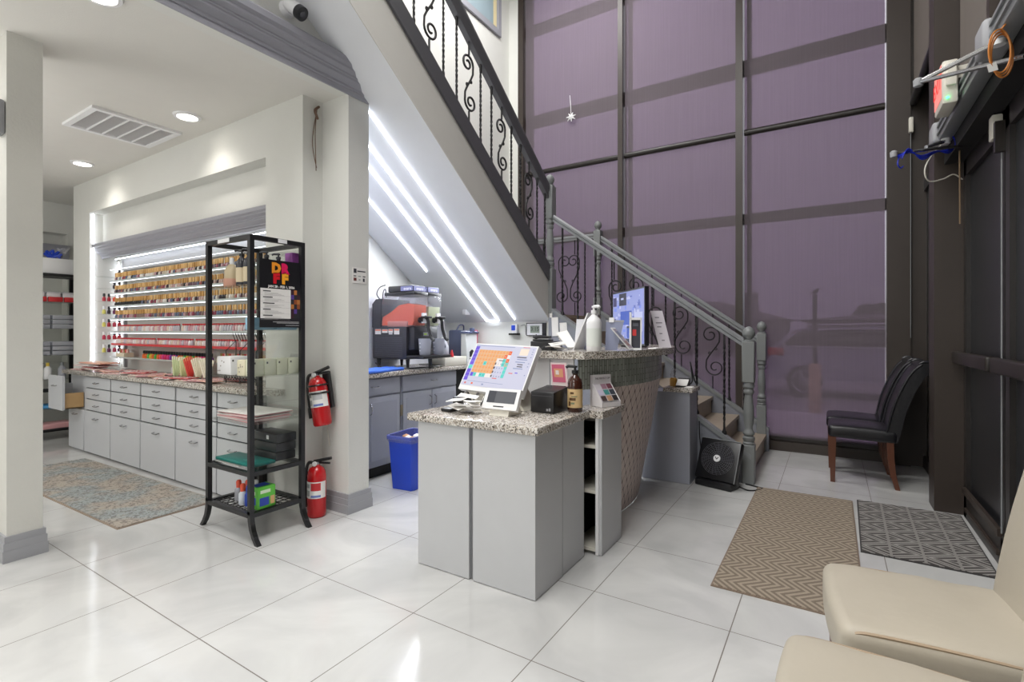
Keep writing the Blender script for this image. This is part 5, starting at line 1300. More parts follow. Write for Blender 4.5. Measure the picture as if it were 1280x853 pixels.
# ------------------------------------------------------------------ things on the front desk
# touch screen till
TS = thing('touch_screen', 'white touch screen till with a colourful grid, tilted back on the front desk', 'till', (-1.6, 2.45, ZT))
o_ = Vector((-1.93, 2.43, .912)); R_ = Vector((.4712, -.055, -.012)).normalized(); U_ = Vector((.03, .16, .275)).normalized()
U_ = (U_-R_*U_.dot(R_)).normalized(); pl = PL(o_, R_, U_); SW, SH = .485, .318
m = MB(); pl.slab(m, 0, 0, SW, SH, -.035, 0); m.build('casing', 'white', TS)
scr_w = emat('screen_white', (212, 212, 232), .8)
sc = MB(); pl.rect(sc, .008, .03, SW-.008, SH-.008, 0, .0015); so_ = sc.build('screen', scr_w, TS)
cols = [emat('scr_%d' % i, c, .82) for i, c in enumerate(((112, 84, 220), (240, 176, 112), (96, 214, 204), (240, 104, 48), (244, 236, 232), (66, 62, 74), (150, 160, 196), (224, 120, 120), (250, 232, 214)))]
m = MB()
for k in range(9): pl.rect(m, .012, .062+.0262*k, .042, .0868+.0262*k, 2 if k == 3 else 0, .002)
for r_ in range(7):
    for c in range(11):
        if r_ >= 4 and c >= 7: continue
        k = 1
        if (r_, c) in ((3, 3),): k = 2
        if (r_, c) in ((0, 10), (1, 9)): k = 3
        if (r_, c) in ((1, 10),): k = 4
        if r_ == 6 and c < 7: k = [0, 2, 4, 2, 2, 4, 4][c]
        if r_ >= 2 and r_ < 4 and c >= 7: k = {10: 3 if r_ == 2 else 1, 9: 2}.get(c, 4)
        u0 = .050+.0238*c; v0 = .092+.0262*(6-r_)
        pl.rect(m, u0, v0, u0+.0228, v0+.0252, k, .002)
        if k in (1, 2, 3): pl.rect(m, u0+.006, v0+.011, u0+.016, v0+.0135, 5 if k == 2 else 8 if k == 3 else 7, .0025)
for r_ in range(4):
    pl.rect(m, .212, .098+.027*r_, .224, .112+.027*r_, 5, .002)
    for c in range(3): pl.rect(m, .236+.02*c, .100+.027*r_, .243+.02*c, .108+.027*r_, 6, .002)
    pl.rect(m, .292, .098+.0262*r_, .314, .1222+.0262*r_, 2, .002)
pl.rect(m, .232, .088, .268, .094, 7, .002); pl.rect(m, .236, .206, .27, .211, 5, .0028)
pl.rect(m, .05, .058, .33, .0605, 6, .002)
pl.rect(m, .368, .252, .43, .296, 8, .002)
for v0, a, b, k in ((.236, .36, .43, 5), (.19, .38, .42, 5), (.176, .382, .422, 5), (.222, .365, .44, 6), (.163, .36, .43, 6), (.205, .36, .43, 6), (.135, .385, .405, 0), (.13, .34, .37, 7)): pl.rect(m, a, v0, b, v0+.006, k, .002)
for v0 in (.29, .275, .26, .24, .2, .18, .125): pl.rect(m, .455, v0, .463, v0+.006, 6, .002)
pl.rect(m, .03, .038, .045, .05, 7, .002); pl.rect(m, .085, .04, .10, .05, 3, .002); pl.rect(m, .17, .04, .185, .05, 6, .002); pl.rect(m, .012, .300, .32, .304, 6, .002); pl.rect(m, .38, .303, .43, .307, 7, .002)
m.build('screen_grid', cols, so_)
m = MB(); m.add([pl.p(.06, .0, -.035), pl.p(.43, .0, -.035), pl.p(.42, .12, -.05), pl.p(.08, .12, -.05), (-1.82, 2.44, ZT+.002), (-1.44, 2.40, ZT+.002), (-1.44, 2.56, ZT+.002), (-1.82, 2.58, ZT+.002)], [(0, 1, 2, 3), (4, 7, 6, 5), (0, 4, 5, 1), (1, 5, 6, 2), (2, 6, 7, 3), (3, 7, 4, 0)])
m.build('stand', 'offw', TS)
m = MB().tube([(-1.86, 2.43, .90), (-1.91, 2.36, ZT+.012), (-1.80, 2.38, ZT+.012), (-1.78, 2.44, .90)], .008, 6).tube([(-1.72, 2.44, .90), (-1.73, 2.38, ZT+.012)], .008, 6); m.build('cable_bracket', 'chrome', TS)
# customer display terminal
CT_ = thing('card_terminal', 'white payment terminal with a grey screen at the front of the desk', 'payment terminal', (-1.475, 2.25, ZT))
o_ = Vector((-1.585, 2.195, .852)); R_ = Vector((.98, .02, -.0)).normalized(); U_ = Vector((0, .05, .10)).normalized(); pl = PL(o_, R_, U_); m = MB()
pl.slab(m, 0, 0, .215, .115, -.025, 0); m.build('casing', 'white', CT_)
m = MB(); pl.rect(m, .022, .034, .195, .10, 0, .001); pl.rect(m, .022, .034, .07, .10, 1, .0015); pl.rect(m, .07, .012, .135, .018, 2, .001); m.build('screen', [C(96, 98, 104, .15), C(70, 72, 80, .15), 'black'], CT_)
MB().prism([(2.20, ZT+.001), (2.34, ZT+.001), (2.30, .88), (2.22, .858)], 'x', -1.54, -1.42).build('foot', 'offw', CT_)
# loose receipts and small reader at the left
t = thing('receipt_printer_paper', 'crumpled heap of white receipts beside the payment terminal', 'receipts', (-1.66, 2.2, ZT))
m = MB(); random.seed(21)
for k in range(9):
    a = random.uniform(-.6, .6); m.cbox((-1.69+random.uniform(-.05, .05), 2.20+random.uniform(-.05, .06), ZT+.012+.009*k), (.11, .06, .002), (random.uniform(-.2, .2), random.uniform(-.25, .25), a))
m.build('receipt_heap', 'paper', t)
t = thing('card_reader', 'small black card reader under the receipts at the left of the front desk', 'card reader', (-1.79, 2.24, ZT))
MB().rbox((-1.84, 2.16, ZT+.001), (-1.77, 2.28, ZT+.02), .006).rbox((-1.82, 2.24, ZT+.02), (-1.775, 2.29, ZT+.075), .006).build('body', 'black', t)
# receipt printer
RP = thing('receipt_printer', 'black receipt printer on the front desk', 'printer', (-1.34, 2.5, ZT))
M_ = Matrix.Translation((-1.335, 2.50, ZT)) @ Matrix.Rotation(.0, 4, 'Z')
m = MB(); m.rbox((-.072, -.09, .001), (.072, .09, .115), .006, 2, mtx=M_, fn=lambda v: (v[0], v[1], v[2]+(.018*(v[1]+.09)/.18 if v[2] > .1 else 0)))
m.build('housing', 'black', RP)
MB().prism([(-.085, .112), (.05, .127), (.075, .135), (.085, .135), (.085, .13), (-.085, .11)], 'x', -.06, .06, mtx=M_).build('lid', C(44, 44, 48, .25), RP)
pl = PL((-1.407, 2.409, ZT), (1, 0, 0), (0, 0, 1)); m = MB(); pl.rect(m, .10, .014, .112, .026, 0); pl.rect(m, .116, .014, .126, .03, 0); pl.rect(m, .01, .092, .134, .096, 1); m.build('front_marks', [C(150, 150, 155), C(70, 70, 74)], RP)
# amber pump bottle
AB = pump_bottle('pump_bottle', -1.205, 2.555, ZT+.001, .042, .255, 'amber', 'black', 'amber glass pump bottle with a kraft label on the desk corner', 'label', .25, neck=.36)
m = MB()
for k, (a0_, z0_, z1_, w_) in enumerate(((-1.35, .10, .112, .5), (-1.2, .085, .09, .8), (-1.5, .065, .08, .9), (-1.25, .045, .055, .5), (-1.6, .035, .06, .3))):
    vs = []
    for i in range(7):
        a = a0_-.25+w_*i/6-.45
        for zz in (z0_, z1_): vs.append((.0431*math.cos(a), .0431*math.sin(a), zz))
    m.add(vs, [(2*i, 2*i+2, 2*i+3, 2*i+1) for i in range(6)], k % 2)
m.build('label_print', [C(90, 60, 30), C(120, 130, 100)], AB, local=True, recalc=False)
# display box of dip powder swatches
DB = thing('swatch_display', 'white countertop display box of nine colour swatches beside the amber bottle', 'display box', (-1.18, 2.85, ZT))
Mx = Matrix.Translation((-1.222, 2.80, ZT)) @ Matrix.Rotation(math.radians(-24), 4, 'Z')
prf = [(0, .001), (.105, .001), (.105, .03), (.022, .135), (.022, .185), (0, .185)]
# local x = depth towards the room, y = width
m = MB()
for y0, y1 in ((0, .004), (.146, .15)): m.prism([(a, b) for a, b in prf], 'y', y0, y1, mtx=Mx)
m.prism([(0, .001), (.105, .001), (.105, .004), (0, .004)], 'y', 0, .15, mtx=Mx).prism([(.101, .001), (.105, .001), (.105, .03), (.101, .03)], 'y', 0, .15, mtx=Mx).prism([(0, .001), (.02, .001), (.022, .135), (.022, .185), (0, .185)], 'y', 0, .15, mtx=Mx)
m.build('carton', C(226, 222, 224), DB)
u_ = Vector((-.083, 0, .105)).normalized()
m = MB(); sw = [(180, 84, 84), (156, 120, 136), (120, 70, 84), (196, 190, 210), (70, 140, 136), (60, 66, 76), (74, 62, 60), (176, 140, 110), (50, 46, 48)]
plD = PL(Mx @ Vector((.098, .008, .034)), Mx.to_3x3() @ Vector((0, 1, 0)), Mx.to_3x3() @ u_)
order = [[6, 7, 8], [3, 4, 5], [0, 1, 2]]
plD.rect(m, 0, 0, .136, .122, 9, .0)
for r_ in range(3):
    for c in range(3):
        if r_ == 2 and c == 0: continue
        plD.rect(m, .003+.045*c, .003+.041*r_, .043+.045*c, .038+.041*r_, order[r_][c], .002)
m.build('swatch_window', [C(*c, .3) for c in sw]+[C(206, 200, 206)], DB)
plH = PL(Mx @ Vector((.0225, 0, .135)), Mx.to_3x3() @ Vector((0, 1, 0)), (0, 0, 1)); text('THE PERFECT DIP', .0155, plH, .075, .028, C(96, 84, 92), DB)
# flyer holder behind the bottle
FH = thing('flyer_holder', 'clear slanted flyer holder with a pink flyer behind the amber bottle', 'flyer', (-1.33, 2.69, ZT))
plF = PL((-1.375, 2.625, ZT+.03), (1, .12, 0), (-.16, .12, .98)); m = MB(); plF.slab(m, 0, 0, .10, .235, 0, .003); m.build('sheet', C(222, 200, 200), FH)
m = MB(); plF.rect(m, .008, .12, .088, .225, 0, .004); plF.rect(m, .02, .15, .075, .20, 1, .0045); plF.rect(m, .01, .03, .085, .11, 2, .004); plF.rect(m, .03, .165, .05, .19, 2, .005); m.build('flyer_print', [C(200, 92, 120), C(214, 150, 110), C(228, 214, 210)], FH)
MB().box((-1.375, 2.63, ZT+.001), (-1.27, 2.70, ZT+.03)).build('foot', 'clear', FH)

# ------------------------------------------------------------------ things on the tall ledge
LZ = 1.142
pump_bottle('sanitizer_bottle', -1.225, 2.865, LZ, .046, .275, 'white', 'white', 'white pump sanitizer bottle on the granite ledge', C(222, 226, 221), 2.6, neck=.3)
def sign_tent(name, base, R, lean, w_, h_, mats, label, back=None):
    t = thing(name, label, 'sign holder', base)
    p_ = PL(base, R, lean); m = MB(); p_.slab(m, 0, 0, w_, h_, -.004, 0); m.build('panel', mats, t)
    if back:
        p2 = PL(Vector(base)+Vector(back), R, Vector(lean)*h_-Vector(back)); m = MB(); p2.slab(m, 0, 0, w_, (Vector(lean).normalized()*h_-Vector(back)).length, -.003, 0); m.build('back_leg', mats, t)
    return t, p_
sign_tent('sign_holder', (-1.445, 3.05, LZ+.001), (.80, .60, 0), (.06, .08, 1), .085, .20, C(236, 236, 240), 'white slanted sign holder left of the sanitizer bottle', None)
t = thing('sign_holder', 'white A-shaped sign holder with a grey back, leaning beside the sanitizer bottle', 'sign holder', (-1.35, 3.0, LZ))
m = MB(); a_, b_2, c_2 = Vector((-1.405, 2.94, LZ+.001)), Vector((-1.30, 2.93, LZ+.235)), Vector((-1.27, 3.05, LZ+.001))
dv = Vector((.02, .12, 0))
m.add([a_, a_+dv, b_2+dv, b_2], [(0, 1, 2, 3)], 0); m.add([a_+Vector((.008, 0, 0)), a_+dv+Vector((.008, 0, 0)), b_2+dv+Vector((.008, 0, 0)), b_2+Vector((.008, 0, 0))], [(0, 1, 2, 3)], 0)
m.add([a_, a_+Vector((.009, 0, 0)), b_2+Vector((.009, 0, 0)), b_2], [(0, 1, 2, 3)], 0)
m.build('slanted_panel', 'white', t)
MB().add([(-1.39, 3.06, LZ+.001), (-1.27, 3.02, LZ+.001), (-1.27, 3.02, LZ+.15), (-1.37, 3.06, LZ+.21)], [(0, 1, 2, 3)]).add([(-1.39, 3.064, LZ+.001), (-1.27, 3.024, LZ+.001), (-1.27, 3.024, LZ+.15), (-1.37, 3.064, LZ+.21)], [(0, 1, 2, 3)]).build('back_panel', 'lav', t)
t = thing('clipboard', 'lavender grey clipboard with a white clip standing right of the sanitizer bottle', 'clipboard', (-1.16, 2.98, LZ))
p_ = PL((-1.215, 3.02, LZ+.001), (.97, .20, 0), (.02, .05, 1)); m = MB()
for a, b in ((0, .004),):
    vs = [p_.p(0, 0, d) for d in (0, .004)]+[p_.p(.075, 0, d) for d in (0, .004)]+[p_.p(.112, .185, d) for d in (0, .004)]+[p_.p(0, .185, d) for d in (0, .004)]
    m.add(vs, [(0, 2, 4, 6), (1, 3, 5, 7), (0, 1, 3, 2), (2, 3, 5, 4), (4, 5, 7, 6), (6, 7, 1, 0)])
m.build('board', 'lav', t)
m = MB(); p_.slab(m, .02, .175, .05, .205, -.004, .012); m.build('clip', 'white', t)
m = MB(); p_.slab(m, 0, .178, .112, .188, -.002, .006); m.build('edge', 'base', t)
# monitor
MO = thing('monitor', 'slim black monitor showing a bluish picture at the far end of the ledge', 'monitor', (-1.30, 3.70, LZ))
o_ = Vector((-1.529, 3.967, LZ+.018)); R_ = Vector((.641, -.767, 0)); pl = PL(o_, R_, (0, 0, 1)); MW, MH = .675, .415
m = MB(); pl.slab(m, 0, 0, MW, MH, -.03, 0); m.build('casing', 'black', MO)
mc = [emat('mon_%d' % i, c, .75) for i, c in enumerate(((150, 160, 222), (196, 202, 240), (44, 84, 190), (34, 36, 60), (96, 112, 196), (66, 60, 110), (120, 140, 230)))]
m = MB(); pl.rect(m, .01, .012, MW-.012, MH-.012, 0, .001)
random.seed(2)
for k in range(70):
    a, b = random.uniform(.02, .60), random.uniform(.02, .37); pl.rect(m, a, b, min(a+random.uniform(.01, .06), MW-.014), min(b+random.uniform(.01, .035), MH-.014), random.choice((1, 1, 1, 4, 6)), .0012+.00001*k)
pl.rect(m, .16, .30, .32, MH-.02, 3, .0022); pl.rect(m, .20, .345, .26, .36, 1, .0025); pl.rect(m, .19, .15, .43, .255, 2, .0022); pl.rect(m, .33, .05, .46, .13, 2, .0022); pl.rect(m, .33, .125, .48, .14, 3, .0025); pl.rect(m, .02, .02, .1, .06, 1, .0022); pl.rect(m, .13, .012, .38, .045, 3, .0022); pl.rect(m, .01, .14, .08, .2, 5, .0022)
pl.rect(m, .48, .10, .64, .24, 1, .0022); pl.rect(m, .02, .30, .1, .37, 5, .0022); pl.rect(m, .38, .075, .42, .09, 1, .0026)
m.build('screen_picture', mc, MO)
m = MB(); m.box((-1.36, 3.70, LZ+.0), (-1.20, 3.84, LZ+.012)); m.cyl((-1.30, 3.77, LZ+.01), (-1.30, 3.77, LZ+.2), .015, n=8); m.build('stand', 'black', MO)
# phone-like framed card leaning
t = thing('slanted_frame', 'small white framed card leaning back in front of the monitor', 'frame', (-1.12, 3.12, LZ))
p_ = PL((-1.06, 3.04, LZ+.006), (.1, .99, 0), (-.10, -.06, .135))
m = MB(); p_.slab(m, 0, 0, .065, .18, -.006, 0); m.build('frame', 'white', t)
m = MB(); p_.rect(m, .006, .01, .059, .17, 0, .001); p_.rect(m, .014, .03, .05, .07, 1, .002); p_.rect(m, .014, .10, .05, .15, 2, .002); m.build('picture', [C(170, 160, 172), C(150, 120, 120), C(130, 134, 160)], t)
t = thing('card_holder', 'clear acrylic card holder with a dark red and black card on the ledge', 'card holder', (-1.04, 3.2, LZ))
p_ = PL((-1.085, 3.10, LZ+.001), (.95, .25, 0), (0, 0, 1)); m = MB(); p_.slab(m, 0, 0, .075, .205, -.03, -.027); p_.slab(m, 0, 0, .012, .24, -.03, .0); p_.slab(m, 0, 0, .075, .012, -.03, .01); p_.slab(m, .068, 0, .075, .20, -.03, 0); p_.slab(m, 0, .19, .075, .205, -.03, 0); m.build('holder', 'white', t)
m = MB(); p_.rect(m, .014, .012, .066, .19, 0, -.02); p_.rect(m, .018, .09, .042, .13, 1, -.018); p_.rect(m, .02, .15, .055, .17, 2, -.018); m.build('card', [C(52, 52, 62), C(206, 50, 50), C(96, 100, 110)], t)
simple_box('flat_card', -1.035, 3.32, LZ, -.98, 3.47, LZ+.008, 'paper', 'flat white card lying on the ledge at the card holder', 'card')
t = thing('price_sign', 'tall narrow slanted white sign at the right end of the ledge', 'sign', (-1.05, 3.68, LZ))
p_ = PL((-1.045, 3.62, LZ+.002), (.85, .45, 0), (-.25, .05, .96)); m = MB(); p_.slab(m, 0, 0, .085, .275, -.006, 0); m.build('panel', C(214, 208, 216), t)
m = MB()
for a, b, w_ in ((.02, .22, .03), (.018, .18, .045), (.02, .15, .03), (.025, .10, .02), (.03, .05, .02)): p_.rect(m, a, b, a+w_, b+.008, 0, .001)
m.build('print', C(130, 124, 134), t)
# clutter at the back of the ledge, behind the till
simple_box('black_tray', -1.66, 2.84, LZ, -1.50, 2.99, LZ+.055, 'black', 'low black tray behind the till screen', 'tray')
t = thing('stapler', 'black stapler lying on the low black tray', 'stapler', (-1.5, 2.88, LZ+.063))
MB().rbox((-1.655, 2.86, LZ+.056), (-1.515, 2.89, LZ+.068), .004).rbox((-1.655, 2.86, LZ+.072), (-1.525, 2.89, LZ+.09), .006).lathe([(0, -.02), (.02, 0), (0, .02)], (-1.635, 2.875, LZ+.082), 10).build('body', 'black', t)
t = thing('paper_heap', 'loose crumpled white papers and wires on the ledge behind the till', 'papers', (-1.42, 2.83, LZ))
m = MB(); random.seed(8)
for k in range(8): m.cbox((-1.44+random.uniform(-.03, .04), 2.79+random.uniform(-.03, .05), LZ+.012+.005*k), (.09, .06, .002), (random.uniform(-.25, .25), random.uniform(-.2, .2), random.uniform(-1, 1)))
m.build('paper_heap_sheets', 'paper', t)
cable('ledge_wire', [(-1.54, 2.74, LZ+.02), (-1.53, 2.73, LZ+.005), (-1.50, 2.75, LZ+.03), (-1.505, 2.73, LZ+.006), (-1.53, 2.78, LZ+.02)], .004, 'black', 'short black wire tangled over the papers behind the till')
# knee wall: clock, pinned papers
t = thing('digital_clock', 'white framed digital clock with a black border on the knee wall behind the till', 'clock', (-2.6, 4.59, 1.22))
p_ = PL((-2.722, 4.595, 1.213), (1, 0, 0), (0, 0, 1)); m = MB(); p_.slab(m, 0, 0, .23, .135, 0, .02); m.build('border', 'black', t)
m = MB(); p_.rect(m, .008, .008, .19, .127, 0, .021); p_.rect(m, .05, .03, .16, .105, 1, .022); m.build('face', ['white', C(140, 150, 136)], t)
text('3:15', .06, p_, .105, .068, 'black', t, 'digits', .023)
t = thing('wall_device', 'small blue and white gadget hanging on the knee wall left of the clock', 'gadget', (-2.83, 4.58, 1.26))
MB().rbox((-2.90, 4.56, 1.235), (-2.83, 4.598, 1.335), .01).rbox((-2.895, 4.55, 1.27), (-2.85, 4.562, 1.325), .004, mat=1).rbox((-2.93, 4.55, 1.22), (-2.81, 4.598, 1.24), .004, mat=2).build('body', ['white', 'blue', 'dark'], t)
cable('clock_wire', [(-2.80, 4.594, 1.32), (-2.78, 4.592, 1.325), (-2.745, 4.592, 1.32), (-2.735, 4.592, 1.22)], .003, 'rail', 'thin grey wire running to the digital clock')
for i, (x, z0, z1, w_, a) in enumerate(((-2.40, 1.21, 1.40, .075, .05), (-2.31, 1.22, 1.345, .08, .06), (-2.43, 1.40, 1.46, .03, 0))):
    t = thing('pinned_paper', ['tall white paper pinned on the stair side right of the clock', 'white paper pinned lower on the stair side, right of the tall paper', 'small white slip pinned at the top beside the stair newel'][i], 'paper', (x, 4.54, z0))
    p_ = PL((x, 4.552, z0), (1, 0, a), (-a, 0, 1)); m = MB(); p_.slab(m, 0, 0, w_, z1-z0, 0, .004); m.build('sheet', 'paper', t)
t = thing('paper_rack', 'sloping white paper stack in a rack behind the white sign holder', 'paper rack', (-1.62, 3.0, LZ))
m = MB()
for k in range(5): m.add([(-1.585+.006*k, 3.06, LZ+.11-.015*k), (-1.53+.006*k, 3.12, LZ+.125-.015*k), (-1.42, 3.06, LZ+.003+.003*k), (-1.45, 2.98, LZ+.003+.003*k)], [(0, 1, 2, 3)])
m.build('sheets', 'paper', t)

# ------------------------------------------------------------------ floor fan, mats
FN = thing('floor_fan', 'black square floor fan tilted back at the foot of the stairs', 'fan', (-.80, 4.33, 0), math.radians(-15))
Mf = Matrix.Translation((0, 0, .05)) @ Matrix.Rotation(math.radians(-24), 4, 'X')
m = MB().rbox((-.165, -.03, 0), (.165, .05, .335), .012, 2, mtx=Mf); m.build('housing', 'black', FN, local=True)
m = MB()
for r_ in (.03, .045, .06, .075, .09, .105, .12, .132): m.tube([(r_*math.cos(a*PI/16), -.036, .175+r_*math.sin(a*PI/16)) for a in range(32)], .0022, 4, closed=True, mtx=Mf)
for k in range(24):
    a = k*PI/12; m.tube([(.025*math.cos(a), -.038, .175+.025*math.sin(a)), (.08*math.cos(a+.25), -.040, .175+.08*math.sin(a+.25)), (.135*math.cos(a+.4), -.032, .175+.135*math.sin(a+.4))], .002, 4, mtx=Mf)
m.build('grille', C(86, 86, 92, .3), FN, local=True)
m = MB().cyl((0, -.0305, .175), (0, -.0310, .175), .137, n=32, mtx=Mf)
m.build('dark_opening', 'dark', FN, local=True)
m = MB()
for k in range(4):
    a = k*PI/2; m.add([Mf @ Vector((.02*math.cos(a), -.032, .175+.02*math.sin(a))), Mf @ Vector((.125*math.cos(a-.3), -.0325, .175+.125*math.sin(a-.3))), Mf @ Vector((.125*math.cos(a+.3), -.0315, .175+.125*math.sin(a+.3)))], [(0, 1, 2)])
m.build('blades', C(40, 40, 44, .3), FN, local=True)
b_ = MB().cyl((0, -.036, .175), (0, -.045, .175), .028, n=22, mtx=Mf).build('hub_badge', 'white', FN, local=True)
m = MB()
for s in (-1, 1): m.add([Mf @ Vector((s*.002, -.0458, .163)), Mf @ Vector((s*.016, -.0458, .186)), Mf @ Vector((s*.009, -.0458, .186)), Mf @ Vector((0, -.0458, .173))], [(0, 1, 2, 3)])
m.build('emblem', 'black', b_, local=True)
m = MB().rbox((-.15, -.05, .001), (.15, .12, .055), .012, 2); m.build('base', 'black', FN, local=True)
m = MB().box((.163, -.034, .0), (.168, -.028, .335), mtx=Mf).box((-.165, -.034, .331), (.165, -.028, .336), mtx=Mf); m.build('edge_trim', 'rail', FN, local=True)
cable('fan_cord', [(-.62, 4.33, .03), (-.56, 4.36, .006), (-.50, 4.40, .006), (-.47, 4.47, .006), (-.52, 4.50, .006), (-.60, 4.53, .006)], .006, 'black', 'black cord looping on the floor beside the floor fan')
cable('fan_cord', [(-.95, 4.46, .5), (-.945, 4.45, .38), (-.93, 4.43, .25), (-.95, 4.40, .1), (-.93, 4.40, .02)], .005, 'black', 'black cord hanging down behind the floor fan against the side cabinet')
t = thing('door_mat', 'long beige herringbone mat on the tiles in front of the doors', 'mat', (-.19, 3.57, 0))
MB().box((-.31, -.925, .001), (.31, .925, .009)).build('pile', 'matb', t, local=True); MB().box((-.318, -.933, 0), (.318, .933, .006)).build('edging', C(128, 112, 98, .9), t, local=True)
t = thing('door_mat', 'dark grey geometric patterned mat against the black door', 'mat', (.44, 4.02, 0), math.radians(-1))
MB().box((-.285, -.52, .001), (.285, .52, .009)).build('pile', 'matg', t, local=True); MB().box((-.293, -.528, 0), (.293, .528, .006)).build('edging', C(60, 58, 58, .9), t, local=True)

# ------------------------------------------------------------------ chairs
def black_chair(loc, rz, label):
    """local x runs from the front edge to the back, y across"""
    t = thing('dining_chair', label, 'chair', loc, rz, 'black leather chairs by the window')
    w_ = .45
    MB().rbox((.0, 0, .375), (.47, w_, .475), .03, 4, cuts=5, fn=lambda v: (v[0], v[1], v[2]+(.022*(1-((v[0]-.23)/.26)**2)*(1-((v[1]-.225)/.25)**2) if v[2] > .45 else 0)-.03*max(0, v[0]-.1) )).build('seat', 'leather', t, local=True)
    prof_ = []
    cl = crom([(.43, 0, .385), (.455, 0, .50), (.485, 0, .64), (.54, 0, .80), (.60, 0, .92), (.655, 0, .975)], 5)
    f_, bk = [], []
    for i, p in enumerate(cl):
        a = Vector(cl[max(i-1, 0)]); b = Vector(cl[min(i+1, len(cl)-1)]); d = (b-a).normalized(); nrm = Vector((-d.z, 0, d.x)); th = .042
        f_.append((p[0]+nrm.x*th, p[2]+nrm.z*th)); bk.append((p[0]-nrm.x*th, p[2]-nrm.z*th))
    roll = [(.64+.055*math.cos(a), .965+.06*math.sin(a)) for a in [PI*.85-i*PI*1.25/9 for i in range(10)]]
    poly = f_+roll+bk[::-1][2:]
    m = MB().prism(poly, 'y', .01, w_-.01, smooth=True); m.build('backrest', 'leather', t, local=True, ang=50)
    for y in (.012, w_-.012):
        m = MB()
        m.tube([(a-.003, y, b) for a, b in f_+roll[1:-2]], .010, 8).tube([(.02, y, .455), (.2, y, .462), (.42, y, .452)], .007, 6).tube([(.03, y, .39), (.44, y, .38)], .006, 6)
        m.build('piping', C(36, 36, 40, .3), t, local=True)
    for y in (.035, w_-.035):
        MB().add([(x0, y0, z0) for z0, h_ in ((0, .016), (.38, .025)) for x0, y0 in ((.035-h_, y-h_), (.035+h_, y-h_), (.035+h_, y+h_), (.035-h_, y+h_))], [(0, 3, 2, 1), (4, 5, 6, 7), (0, 1, 5, 4), (1, 2, 6, 5), (2, 3, 7, 6), (3, 0, 4, 7)]).build('leg', 'wood', t, local=True)
        m = MB(); pts = [(.42, .39, .024), (.425, .25, .022), (.44, .12, .019), (.47, .0, .016)]
        vs = [(x0+sx*h_, y+sy*h_, z0) for x0, z0, h_ in pts for sx, sy in ((-1, -1), (1, -1), (1, 1), (-1, 1))]
        m.add(vs, [(4*i+k, 4*i+(k+1) % 4, 4*i+4+(k+1) % 4, 4*i+4+k) for i in range(3) for k in range(4)]+[(0, 1, 2, 3), (12, 15, 14, 13)])
        m.build('leg', 'wood', t, local=True)
    return t
bc_ = black_chair((-.03, 4.985, 0), 0, 'black leather chair by the window, nearer the camera, back to the dark wall')
MB().rbox((.52, .0, .43), (.528, .018, .47), .003, mtx=Matrix.Rotation(.5, 4, 'Y') @ Matrix.Translation((-.15, -.004, .27))).build('price_tag', 'rail', bc_, local=True)
dup(bc_, (-.045, 5.49, 0), 0, 'black leather chair by the window, behind the nearer black chair')
for o in list(COL.objects):
    if o.parent and o.parent.get('label', '').startswith('black leather chair by the window, behind') and o.name.startswith('price_tag'): bpy.data.objects.remove(o)

def tan_chair(loc, rz, label):
    t = thing('dining_chair', label, 'chair', loc, rz, 'tan leather chairs in the foreground')
    w_ = .45
    def puff(v): return (v[0]-.012*(1-((v[1]-.225)/.225)**2)*(v[0] < .06), v[1], v[2]+(.016*(1-((v[0]-.26)/.30)**2)*(1-((v[1]-.225)/.26)**2)+.0025*math.sin(v[0]*38+v[1]*11)*(v[1]/.45) if v[2] > .44 else 0))
    MB().rbox((0, 0, .345), (.52, w_, .475), .032, 5, cuts=9, fn=puff).build('seat', 'tan', t, local=True)
    cl = crom([(.47, 0, .36), (.485, 0, .50), (.515, 0, .68), (.555, 0, .86), (.60, 0, 1.02)], 5)
    f_, bk = [], []
    for i, p in enumerate(cl):
        a = Vector(cl[max(i-1, 0)]); b = Vector(cl[min(i+1, len(cl)-1)]); d = (b-a).normalized(); nrm = Vector((-d.z, 0, d.x)); th = .045
        f_.append((p[0]+nrm.x*th, p[2]+nrm.z*th)); bk.append((p[0]-nrm.x*th, p[2]-nrm.z*th))
    tp = [(.60+.045*math.cos(a), 1.02+.045*math.sin(a)) for a in (PI*.8, PI*.6, PI*.4, PI*.2, 0)]
    poly = f_+tp+bk[::-1]
    n = len(poly); ys = (.0, .012, .03, w_-.03, w_-.012, w_); ins = (.020, .006, 0, 0, .006, .020)
    cx, cz = sum(p[0] for p in poly)/n, 0
    m = MB(); vs = []
    for y, s in zip(ys, ins):
        for i, (a, b) in enumerate(poly):
            k = i if i < len(f_) else None
            j = min(range(len(cl)), key=lambda q: abs(cl[q][2]-b)); dx = cl[j][0]-a
            vs.append((a+max(-s, min(s, dx)), y, b-(s if b > 1.03 else 0)))
    m.add(vs, [(n*i+k, n*i+(k+1) % n, n*i+n+(k+1) % n, n*i+n+k) for i in range(5) for k in range(n)]+[list(range(n))[::-1], list(range(5*n, 6*n))], 0, True)
    m.build('backrest', 'tan', t, local=True, ang=60)
    m = MB()
    for y in (.010, w_-.010):
        m = MB(); m.tube(crom([(.03, y, .46), (.06, y, .468), (.2, y, .470), (.36, y, .466), (.46, y, .455)], 5), .005, 6)
        m.build('piping', 'tanpipe', t, local=True)
    for y in (.04, w_-.04):
        for x in (.04, .47):
            MB().add([(x+sx*h_+(0 if x < .1 else (.05 if z0 == 0 else 0)), y+sy*h_, z0) for z0, h_ in ((0, .016), (.36, .026)) for sx, sy in ((-1, -1), (1, -1), (1, 1), (-1, 1))], [(0, 3, 2, 1), (4, 5, 6, 7), (0, 1, 5, 4), (1, 2, 6, 5), (2, 3, 7, 6), (3, 0, 4, 7)]).build('leg', 'wood', t, local=True)
    return t
